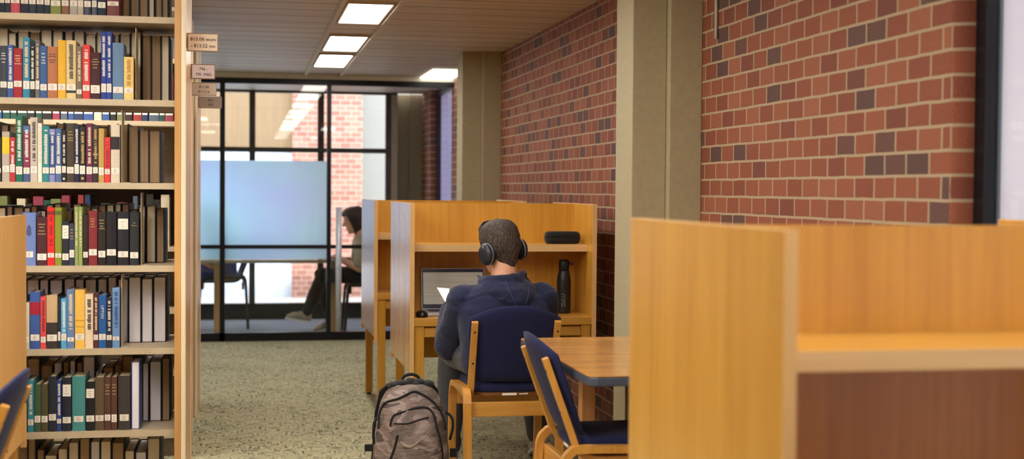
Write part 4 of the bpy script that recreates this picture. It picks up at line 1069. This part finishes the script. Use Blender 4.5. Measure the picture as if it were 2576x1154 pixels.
zip_line([(-0.143, 0.36), (-0.138, 0.42), (-0.116, 0.468), (-0.06, 0.49), (0.0, 0.515), (0.035, 0.506), (0.08, 0.476), (0.112, 0.44), (0.132, 0.4), (0.142, 0.35)], 0.005)
zip_line([(-0.10, 0.38), (-0.085, 0.42), (-0.04, 0.437), (0.02, 0.452), (0.06, 0.448), (0.085, 0.42), (0.096, 0.37), (0.114, 0.31), (0.124, 0.24), (0.126, 0.12), (0.124, 0.03)], 0.005)
zip_line([(-0.085, 0.39), (-0.03, 0.392), (0.02, 0.405), (0.06, 0.413)], 0.0035, 'pocket_zipper')
zip_line([(-0.072, 0.345), (-0.082, 0.30), (-0.105, 0.22), (-0.116, 0.12), (-0.12, 0.03)], 0.0055)
# curved check-like emblem stitched on the pocket
mb = MB(); top, bot = [], []
for k in range(13):
    q = k / 12; x = -0.062 + 0.13 * q
    zc = 0.322 - 0.018 * math.sin(PI * min(1, q * 2.2) * 0.5) * (1 - q) * 2.2 + 0.045 * q * q
    th = 0.014 * (1 - q) ** 0.8 * min(1, 0.35 + q * 4) + 0.0008
    bot.append((x, front(x, zc - th / 2, 0.0085), zc - th / 2)); top.append((x, front(x, zc + th / 2, 0.0085), zc + th / 2))
v = bot + top; n = len(bot)
mb.add(v, [(i, i + 1, n + i + 1, n + i) for i in range(n - 1)]).build('stitched_emblem', plain('emblem_thread', (152, 136, 124), 0.6), t)
# black top with haul loop and shoulder straps
mb = MB()
for k in range(9):
    q = k / 8
    mb.ellipsoid((-0.075 + 0.15 * q, 0.012 + 0.01 * math.sin(k * 2.1), 0.532 + 0.010 * math.sin(PI * q) + 0.006 * math.sin(k * 3.3)), 0.026, 0.034, 0.017, 12, 8)
mb.build('padded_top', M_DARKF, t)
strap([(-0.04, 0.02, 0.54), (-0.03, 0.02, 0.568), (0.0, 0.02, 0.578), (0.03, 0.022, 0.568), (0.042, 0.024, 0.54)], 0.007, 'haul_loop', M_DARKF)
for sx in (-1, 1):
    MB().sweep([(sx * 0.07, 0.04, 0.535), (sx * 0.10, 0.085, 0.50), (sx * 0.115, 0.14, 0.40), (sx * 0.125, 0.15, 0.25), (sx * 0.14, 0.115, 0.08)], (1, 0, 0), 0.055, 0.012).build('shoulder_strap', M_DARKF, t, 0.003)
strap([(0.146, -0.02, 0.42), (0.172, -0.03, 0.395), (0.176, -0.03, 0.35), (0.165, -0.02, 0.30)], 0.006, 'side_strap', M_DARKF)
strap([(-0.146, -0.02, 0.40), (-0.160, -0.03, 0.38), (-0.163, -0.03, 0.34), (-0.160, -0.02, 0.29)], 0.006, 'side_strap', M_DARKF)
MB().box(-0.2, -0.163, -0.03, -0.022, 0.26, 0.29).build('webbing_tab', M_DARKF, t, 0.002)
MB().box(0.165, 0.196, -0.03, -0.018, 0.225, 0.262).build('webbing_tab', M_DARKF, t, 0.002)

# ------------------------------------------------------------------ people
HEAD = [  # z, half width, back, front (face towards +Y)
 (0.122, 0.012, -0.022, 0.012), (0.116, 0.036, -0.05, 0.036), (0.103, 0.055, -0.072, 0.058), (0.08, 0.069, -0.090, 0.080), (0.05, 0.0765, -0.100, 0.090),
 (0.015, 0.0785, -0.102, 0.093), (-0.015, 0.0765, -0.098, 0.094), (-0.045, 0.071, -0.089, 0.092), (-0.075, 0.063, -0.076, 0.090), (-0.1, 0.052, -0.064, 0.086), (-0.116, 0.038, -0.05, 0.078)]
def head_at(z):
    H = HEAD
    if z >= H[0][0]: return H[0][1:]
    for a, b in zip(H[:-1], H[1:]):
        if z >= b[0]:
            q = (a[0] - z) / (a[0] - b[0]); return tuple(a[i] + (b[i] - a[i]) * q for i in (1, 2, 3))
    return H[-1][1:]
def head_ring(z, grow=0.0, n=36):
    rx, yb, yf = head_at(z); cy = (yb + yf) / 2; ry = (yf - yb) / 2
    return [((rx + grow) * math.cos(2 * PI * i / n), cy + (ry + grow) * math.sin(2 * PI * i / n), z) for i in range(n)]

def hand(mb, wrist, d, palm, thumb, curl=0.5, s=1.0):
    """wrist point, finger direction, palm normal, thumb side direction"""
    w = Vector(wrist); d = Vector(d).normalized(); palm = Vector(palm).normalized(); side = Vector(thumb).normalized()
    for k, o in enumerate((-0.027, -0.009, 0.009, 0.027)):
        a = w + side * o * 0.8 * s; b = w + d * 0.088 * s + side * o * s
        mb.capsule(a, 0.013 * s, b, 0.0115 * s, 10)
        L = (0.034, 0.041, 0.044, 0.040)[k] * s
        p, q = b, d.copy(); r = 0.0092 * s
        for j, f in enumerate((1.0, 0.66, 0.52)):
            q = (q + palm * curl * (0.25 + 0.35 * j)).normalized(); e = p + q * L * f
            mb.capsule(p, r, e, r * 0.9, 10); p, r = e, r * 0.9
    a = w + side * 0.024 * s + d * 0.02 * s; b = a + (side * 0.75 + d * 0.6 + palm * 0.25) * 0.038 * s; c = b + (side * 0.25 + d * 0.9 + palm * 0.3) * 0.03 * s
    mb.capsule(a, 0.0135 * s, b, 0.0112 * s, 10); mb.capsule(b, 0.0105 * s, c, 0.009 * s, 10)

def ring_e(c, rx, ry, n=28, yaw=0.0, pw=2.4):
    out = []
    for i in range(n):
        a = 2 * PI * i / n; ca, sa = math.cos(a), math.sin(a)
        x = rx * math.copysign(abs(ca) ** (2 / pw), ca); y = ry * math.copysign(abs(sa) ** (2 / pw), sa)
        out.append((c[0] + x * math.cos(yaw) - y * math.sin(yaw), c[1] + x * math.sin(yaw) + y * math.cos(yaw), c[2]))
    return out

def person(J, label, loc, rz, skin, hairc, topc, pantc, shoec, group=None, hood=False, hair_len='short', name='person', shoe_sole=(220, 216, 206)):
    """all joints in the person's own frame: facing +Y, z up from the floor"""
    t = thing(name, label, 'person', loc, rz, group)
    HM = Matrix.Translation(J['head']) @ J['head_rot'].to_4x4()
    V = Vector
    # --- one continuous body
    b = MB()
    b.loft([head_ring(z) for z in [h[0] for h in HEAD]], M=HM)
    b.capsule(HM @ V((0, 0.088, 0.018)), 0.011, HM @ V((0, 0.108, -0.022)), 0.0135, 10)          # nose
    b.capsule(HM @ V((-0.018, 0.086, -0.062)), 0.011, HM @ V((0.018, 0.086, -0.062)), 0.011, 10)     # mouth
    b.capsule(HM @ V((-0.04, 0.077, 0.032)), 0.011, HM @ V((0.04, 0.077, 0.032)), 0.011, 10)        # brow
    b.ellipsoid((0, 0.072, -0.1), 0.026, 0.018, 0.018, 12, 8, HM)
    for sx in (-1, 1):
        b.ellipsoid((sx * 0.081, -0.005, 0.0), 0.010, 0.019, 0.032, 12, 8, HM @ Matrix.Rotation(sx * -0.25, 4, 'Z'))
    nb = V(J['neck'])
    b.capsule(HM @ V((0, -0.02, -0.06)), 0.056, nb, 0.062, 20)
    ch, pv = V(J['chest']), V(J['pelvis'])
    yaw = J.get('yaw', 0.0)
    def torso(mb, g):
        q = J['torso']
        mb.loft([ring_e(c, rx + g, ry + g, yaw=yaw) for c, rx, ry in q])
    torso(b, -0.022)
    for s in 'LR':
        b.chain([(J['sh' + s], 0.05), (J['el' + s], 0.037), (J['wr' + s], 0.026)])
        hd = J['hand' + s]; hand(b, J['wr' + s], *hd)
        b.chain([(J['hip' + s], 0.078), (J['kn' + s], 0.052), (J['an' + s], 0.036)])
        b.capsule(J['an' + s], 0.034, J['toe' + s], 0.026)
    b.blob('body', skin, t, 0.0048, 4)
    # --- eyes
    for sx in (-1, 1):
        e = MB(); e.ellipsoid((sx * 0.031, 0.0855, 0.012), 0.0105, 0.007, 0.007, 14, 10, HM); e.build('eye', plain('eye_white', (230, 226, 220), 0.2, var=0.01), t)
    # --- hair: a skull cap that follows the head down to the nape
    hm = hair_mat(*hairc); n = 60; rows_ = 22; hv, hf = [], []
    for i in range(n):
        a = 2 * PI * i / n; ca, sa = math.cos(a), math.sin(a)
        # lower limit of the hair around the head (sa = -1 at the nape, +1 at the forehead)
        if hair_len == 'short':
            zl = 0.072 if sa > 0.55 else (0.072 + (-0.012 - 0.072) * ((0.55 - sa) / 0.35) if sa > 0.2 else (-0.012 if sa > 0.0 else -0.012 - 0.096 * (-sa) ** 1.5))
        else:
            zl = 0.06 if sa > 0.6 else (0.06 - 0.20 * min(1, (0.6 - sa) / 0.4))
        for k in range(rows_ + 1):
            q = k / rows_; z = 0.128 - (0.128 - zl) * q ** 0.9
            g = (0.013 if hair_len == 'short' else 0.026) * min(1, (1 - q) * 3.0 + 0.12)
            zz = min(z, 0.1215); rx, yb, yf = head_at(zz); cy = (yb + yf) / 2; ry = (yf - yb) / 2
            if zz < -0.05 and sa < 0:   # the nape blends into the neck
                yb2 = max(yb, 0) * 0 - 0.088 + (-0.05 - zz) * 0.16; ry = cy - yb2; rx = rx + 0.002
            j = 0.0025 * noise.noise(Vector((ca * 5, sa * 5, z * 60)))
            top_in = 1.0 if k else 0.05
            hv.append(HM @ Vector(((rx + g + j) * ca * top_in, cy + (ry + g + j) * sa * top_in, z + g * 0.15 * max(0, (z - 0.05) / 0.07))))
    R1_ = rows_ + 1
    for i in range(n):
        j = (i + 1) % n
        for k in range(rows_):
            hf.append((i * R1_ + k, j * R1_ + k, j * R1_ + k + 1, i * R1_ + k + 1))
    hf.append([i * R1_ for i in range(n)])
    hb = MB(); hb.add(hv, hf, 0, True); ho = hb.build('hair', hm, t)
    sd = ho.modifiers.new('thickness', 'SOLIDIFY'); sd.thickness = 0.01; sd.offset = -1
    # --- top
    c = MB(); torso(c, 0.0)
    for s in 'LR':
        sr = J.get('sleeve', (0.078, 0.066, 0.056, 0.044))
        sh, el, wr = V(J['sh' + s]), V(J['el' + s]), V(J['wr' + s])
        mid = sh.lerp(el, 0.5)
        if J.get('traps'):
            c.capsule(nb + (sh - nb) * 0.25 + V((0, 0, -0.03)), 0.05, sh + V((0, 0, -0.004)), 0.07)
        if J.get('short_sleeve'):
            c.chain([(sh, sr[0]), (sh.lerp(el, 0.75), sr[1])])
        else:
            c.chain([(sh, sr[0]), (mid, sr[1]), (el, sr[2]), (el.lerp(wr, 0.55), sr[2] * 0.92), (wr - (wr - el).normalized() * 0.012, sr[3])])
    c.blob('hooded_sweatshirt' if hood else 'shirt', topc, t, 0.008, 6, 0.006 if hood else 0.004)
    # --- trousers
    p = MB(); q = J['torso'][0]; pc = V(q[0])
    hl, hr = V(J['hipL']), V(J['hipR'])
    p.loft([ring_e((pv.x, pv.y, pv.z - 0.09), 0.15, 0.11, yaw=yaw), ring_e((pv.x, pv.y, pv.z - 0.05), 0.18, 0.125, yaw=yaw), ring_e((pv.x, pv.y, pv.z + 0.08), 0.172, 0.112, yaw=yaw)])
    for s in 'LR':
        an = V(J['an' + s]); kn = V(J['kn' + s]); hp = V(J['hip' + s])
        p.chain([(hp, 0.09), (hp.lerp(kn, 0.5), 0.080), (kn, 0.067), (kn.lerp(an, 0.4), 0.066), (an.lerp(kn, 0.1), 0.052)])
    p.blob('trousers', pantc, t, 0.008, 5, 0.005)
    # --- shoes
    for s in 'LR':
        an, toe = V(J['an' + s]), V(J['toe' + s]); d = (toe - an); dl = d.length; d.normalize()
        heel = an - d * 0.06
        up = V(J.get('up' + s, (0, 0, 1))); up = (up - d * up.dot(d)).normalized()
        sd_ = d.cross(up); base = heel - up * 0.045
        def sring(x, hw, z0, z1):
            return [base + d * x + sd_ * (hw * math.cos(2 * PI * i / 20)) + up * ((z0 + z1) / 2 + (z1 - z0) / 2 * math.sin(2 * PI * i / 20)) for i in range(20)]
        L = dl + 0.12
        m = MB(); m.loft([sring(0.0, 0.022, 0.012, 0.075), sring(0.02, 0.034, 0.008, 0.095), sring(0.08, 0.038, 0.008, 0.098), sring(0.13, 0.040, 0.008, 0.08), sring(L * 0.72, 0.047, 0.008, 0.062), sring(L * 0.9, 0.043, 0.008, 0.05), sring(L, 0.018, 0.012, 0.034)])
        so = m.build('shoe', shoec, t)
        m = MB(); m.loft([[base + d * x + sd_ * (hw * f) + up * z for x, hw in ((-0.004, 0.024), (0.03, 0.037), (0.13, 0.041), (L * 0.72, 0.05), (L * 0.92, 0.044), (L + 0.006, 0.016)) for f in (1,)] +
                          [base + d * x - sd_ * hw + up * z for x, hw in ((L + 0.006, 0.016), (L * 0.92, 0.044), (L * 0.72, 0.05), (0.13, 0.041), (0.03, 0.037), (-0.004, 0.024))] for z in (-0.006, 0.012)], 0, False)
        m.build('sole', plain('shoe_sole', shoe_sole, 0.6), so)
    return t, HM

# the student, seen from behind
PX, PY = 1.122, 6.10
V = Vector
J = dict(
    head=V((0.0, 0.075, 1.112)), head_rot=Matrix.Rotation(math.radians(-8), 3, 'X') @ Matrix.Rotation(math.radians(-7), 3, 'Y') @ Matrix.Rotation(math.radians(20), 3, 'Z'),
    neck=(0.012, 0.012, 0.955), chest=(0, 0, 0.86), pelvis=(0.0, -0.02, 0.63),
    torso=[((0, -0.02, 0.555), 0.175, 0.115), ((0, -0.022, 0.62), 0.192, 0.13), ((0, -0.02, 0.70), 0.192, 0.13), ((0.0, -0.005, 0.78), 0.20, 0.13), ((0.0, 0.008, 0.845), 0.212, 0.125), ((0.003, 0.015, 0.895), 0.20, 0.11), ((0.006, 0.018, 0.928), 0.155, 0.088), ((0.01, 0.018, 0.955), 0.098, 0.072), ((0.012, 0.02, 0.972), 0.07, 0.066)],
    shL=(-0.178, 0.02, 0.872), elL=(-0.215, 0.19, 0.655), wrL=(-0.15, 0.565, 0.795), handL=((0.15, 1, 0.02), (0.1, 0, -1), (1, -0.1, 0.1), 0.45),
    shR=(0.186, 0.02, 0.885), elR=(0.222, 0.19, 0.66), wrR=(0.12, 0.575, 0.795), handR=((-0.15, 1, 0.02), (-0.1, 0, -1), (-1, -0.1, 0.1), 0.45),
    hipL=(-0.095, 0.0, 0.622), knL=(-0.165, 0.43, 0.60), anL=(-0.16, 0.50, 0.09), toeL=(-0.175, 0.62, 0.055),
    hipR=(0.095, 0.0, 0.622), knR=(0.21, 0.44, 0.60), anR=(0.335, 0.80, 0.09), toeR=(0.36, 0.92, 0.055),
    sleeve=(0.075, 0.072, 0.066, 0.05), traps=True)
M_HOOD = cloth('navy_fleece', (27, 33, 66), 600, 0.95, 0.5, 0.12)
M_DENIM = cloth('charcoal_denim', (70, 72, 78), 700, 0.9, 0.3)
stu, HM = person(J, 'person seen from behind in a navy hoodie and headphones, sitting at the carrel', (PX, PY, 0), 0, M_SKIN, ((34, 26, 24), (92, 74, 64)), M_HOOD, M_DENIM, plain('light_grey_shoe', (196, 190, 188), 0.7), hood=True)
# hood lying on the back, its point hanging to the right
hd = MB(); rings = []
nu = 26
for k in range(13):
    q = k / 12
    z = 0.975 - 0.165 * q
    hw = (0.108 + 0.03 * min(1, q * 3.0)) * (1 - q ** 2.0) + 0.008
    cx = 0.008 + 0.052 * q ** 1.2
    yb = -0.066 - 0.055 * math.sin(PI * min(1, q * 1.05)) ** 0.8 - 0.028 * q      # outer face
    th = 0.06 * (1 - q) ** 0.6 + 0.02
    r = []
    for i in range(nu):
        a = 2 * PI * i / nu; ca, sa = math.cos(a), math.sin(a)
        wrap = 0.10 * (abs(ca) ** 2.2) * (1 - 0.75 * q)          # wraps forward round the neck
        r.append((cx + hw * ca, yb + th / 2 + th / 2 * sa + wrap, z + 0.012 * abs(ca) * (1 - q)))
    rings.append(r)
hd.loft(rings)
for k in range(20):       # rolled rim round the neck
    a0, a1 = PI * (1.0 + k / 20 * 1.0), PI * (1.0 + (k + 1) / 20)
    def rim(a): return V((0.012 + 0.085 * math.cos(a), 0.03 + 0.085 * math.sin(a), 0.978 + 0.012 * math.cos(a)))
    hd.capsule(rim(a0), 0.022, rim(a1), 0.022, 8)
ho = hd.blob('hood', M_HOOD, stu, 0.006, 12, 0.006, 11)
# raised seam along the hood
def seam(pts):
    dg = bpy.context.evaluated_depsgraph_get(); dg.update()
    out = []
    for (x0, z0), (x1, z1) in zip(pts[:-1], pts[1:]):
        for k in range(5):
            q = k / 5; x, z = x0 + (x1 - x0) * q, z0 + (z1 - z0) * q
            ok, loc, nrm, _ = ho.ray_cast(V((x, -0.6, z)), V((0, 1, 0)))
            if ok: out.append(loc - V((0, 0.0012, 0)))
    return out
for pts in ([(0.0, 0.972), (0.004, 0.945), (0.016, 0.91), (0.034, 0.87), (0.056, 0.83)], [(0.108, 0.958), (0.104, 0.93), (0.09, 0.885), (0.074, 0.85), (0.06, 0.828)]):
    q = seam(pts)
    if len(q) > 3: MB().tube(q, 0.0022, 6).build('seam', cloth('navy_thread', (48, 56, 98), 600, 0.9, 0.0), ho)
# headphones
hp = thing('headphones', 'black over-ear headphones worn by the person in the hoodie', 'headphones', (PX, PY, 0))
M_HPB = plain('headphone_shell', (36, 40, 50), 0.35); M_HPT = plain('headphone_trim', (150, 156, 170), 0.3, 0.4)
for sx in (-1, 1):
    E = HM @ (Matrix.Translation((0.077, -0.006, -0.018)) if sx > 0 else Matrix.Translation((-0.070, -0.030, -0.030))) @ Matrix.Rotation(sx * PI / 2, 4, 'Y') @ Matrix.Rotation(sx * -0.10, 4, 'X') @ Matrix.Rotation(0.0 if sx > 0 else 0.25, 4, 'X')
    cu = MB().lathe([(0.026, 0.008), (0.036, 0.0), (0.041, 0.008), (0.040, 0.021)], 26, M=E @ Matrix.Diagonal((1.16, 0.92, 1, 1))).build('ear_cushion', plain('cushion_black', (18, 18, 21), 0.6), hp)
    sh = MB().lathe([(0.036, 0.0212), (0.042, 0.024), (0.042, 0.036), (0.036, 0.046), (0.020, 0.050), (0.006, 0.0505)], 28, M=E @ Matrix.Diagonal((1.16, 0.92, 1, 1))).build('ear_cup', M_HPB, hp)
    MB().lathe([(0.0425, 0.025), (0.0432, 0.026), (0.0432, 0.029), (0.0425, 0.030)], 28, M=E @ Matrix.Diagonal((1.16, 0.92, 1, 1))).build('trim_ring', M_HPT, sh)
    yk = [(0.112, -0.006, -0.01), (0.107, 0.004, 0.02), (0.094, 0.014, 0.045), (0.085, 0.022, 0.062)] if sx > 0 else [(-0.104, -0.03, -0.02), (-0.095, -0.022, 0.008), (-0.080, -0.008, 0.038), (-0.073, 0.006, 0.058)]
    MB().sweep([HM @ V(q) for q in yk], HM.to_3x3() @ V((0, 1, 0.3)), 0.02, 0.006).build('yoke', M_HPB, hp, 0.001)
pts = []
for k in range(25):
    a = PI * k / 24; ca, sa = math.cos(a), math.sin(a)
    pts.append(HM @ V(((0.080 if ca > 0 else 0.073) * math.copysign(abs(ca) ** 0.7, ca), (0.022 if ca > 0 else 0.008) + (0.040 if ca > 0 else 0.054) * sa, 0.060 + 0.060 * sa ** 0.9)))
MB().sweep(pts, HM.to_3x3() @ V((0, 1, -0.5)), 0.032, 0.010).build('headband', M_HPB, hp, 0.003)

# ------------------------------------------------------------------ study room behind the glass
t = thing('study_table', 'pale topped study room table seen through the glass partition', 'table', (0.32, 13.5, 0))
MB().box(-0.95, 0.55, -0.28, 0.18, 0.668, 0.70).build('table_top', plain('pale_laminate', (206, 190, 160), 0.4), t, 0.004)
for x in (-0.62, 0.46):
    for y in (-0.22, 0.10):
        MB().box(x, x + 0.055, y, y + 0.055, 0, 0.6678).build('leg', wood('study_leg_wood', (196, 150, 92), (216, 172, 112), 'Z'), t, 0.003)
JR = dict(
    head=V((0.0, 0.10, 1.075)), head_rot=Matrix.Rotation(math.radians(-18), 3, 'X'), neck=(0, 0.03, 0.93), chest=(0, 0, 0.8), pelvis=(0, -0.06, 0.56),
    torso=[((0, -0.06, 0.49), 0.16, 0.11), ((0, -0.06, 0.58), 0.172, 0.12), ((0, -0.035, 0.70), 0.168, 0.115), ((0, 0.0, 0.80), 0.185, 0.115), ((0, 0.015, 0.86), 0.178, 0.10), ((0, 0.02, 0.90), 0.13, 0.08), ((0, 0.025, 0.93), 0.075, 0.065)],
    shL=(-0.165, 0.02, 0.84), elL=(-0.20, 0.06, 0.62), wrL=(-0.09, 0.27, 0.725), handL=((0.2, 1, 0), (0, 0, -1), (1, 0, 0), 0.5),
    shR=(0.165, 0.02, 0.84), elR=(0.20, 0.06, 0.62), wrR=(0.09, 0.27, 0.725), handR=((-0.2, 1, 0), (0, 0, -1), (-1, 0, 0), 0.5),
    hipL=(-0.09, -0.03, 0.55), knL=(-0.12, 0.39, 0.56), anL=(-0.12, 0.56, 0.17), toeL=(-0.12, 0.67, 0.19), upL=(0, -0.3, 1),
    hipR=(0.09, -0.03, 0.55), knR=(0.10, 0.40, 0.55), anR=(0.10, 0.30, 0.085), toeR=(0.10, 0.42, 0.055), short_sleeve=True)
person(JR, 'person in beige shirt and black trousers seated behind the glass, leg stretched out', (1.10, 13.28, 0), PI / 2, M_SKIN, ((22, 17, 16), (48, 38, 36)), cloth('beige_jersey', (164, 150, 124), 500, 0.95, 0.3), cloth('black_twill', (20, 20, 23), 500, 0.95, 0.3), plain('beige_sneaker', (170, 160, 136), 0.8), hair_len='long')
c2 = thing('study_room_chair', 'black chair under the person in beige behind the glass', 'chair', (1.12, 13.28, 0), PI / 2, 'study room chairs')
chair_parts(c2, M_DARKF, M_BLACKM, M_BLACKM)
JL = dict(JR); JL.update(anL=(-0.12, 0.46, 0.09), toeL=(-0.12, 0.58, 0.055), upL=(0, 0, 1))
person(JL, 'person in blue jeans and white sneakers seated behind the frosted film', (-0.27, 13.95, 0), PI / 2, M_SKIN, ((40, 30, 26), (80, 62, 52)), cloth('grey_jersey', (110, 116, 130), 500, 0.95, 0.3), cloth('blue_denim', (86, 104, 166), 500, 0.95, 0.3), plain('white_sneaker', (226, 226, 232), 0.7), hair_len='short')
c3 = thing('study_room_chair', 'navy chair under the person in jeans behind the glass', 'chair', (-0.26, 13.95, 0), PI / 2, 'study room chairs')
chair_parts(c3, cloth('slate_blue_upholstery', (84, 104, 160), 500, 0.9, 0.0), M_OLIVE, M_OLIVE)

# ------------------------------------------------------------------ light from outside, camera, output
wd = bpy.data.worlds.new('overcast_sky'); S.world = wd; wd.use_nodes = True
nt = wd.node_tree; nt.nodes.clear()
wo = nt.nodes.new('ShaderNodeOutputWorld'); bg = nt.nodes.new('ShaderNodeBackground')
bg.inputs[0].default_value = (0.80, 0.79, 0.88, 1); bg.inputs[1].default_value = 4.0
nt.links.new(bg.outputs[0], wo.inputs[0])
sl = bpy.data.lights.new('sun', 'SUN'); sl.energy = 2.0; sl.angle = math.radians(2); sl.color = (1, 0.95, 0.88)
so = bpy.data.objects.new('sun', sl); COL.objects.link(so)
so.rotation_euler = Vector((0.06, 0.78, -0.62)).to_track_quat('-Z', 'Y').to_euler()

cam = bpy.data.cameras.new('camera'); co = bpy.data.objects.new('camera', cam); COL.objects.link(co)
cam.sensor_fit = 'HORIZONTAL'; cam.sensor_width = 36.0; cam.lens = FPX / 2576 * 36.0
cam.clip_start = 0.05; cam.clip_end = 200
Mx = Matrix.Identity(4)
for i in range(3):
    Mx[i][0], Mx[i][1], Mx[i][2] = XC[i], YC[i], -FV[i]
Mx[2][3] = HCAM
co.matrix_world = Mx
cam.dof.use_dof = True; cam.dof.focus_distance = 6.1; cam.dof.aperture_fstop = 2.6
S.camera = co
S.view_settings.view_transform = 'Standard'; S.view_settings.look = 'None'; S.view_settings.gamma = 1.0; S.view_settings.use_curve_mapping = False
S.view_settings.exposure = 0.56
S.cycles.use_denoising = True
S.cycles.max_bounces = 10; S.cycles.transparent_max_bounces = 24; S.cycles.diffuse_bounces = 5
S.cycles.sample_clamp_indirect = 6.0
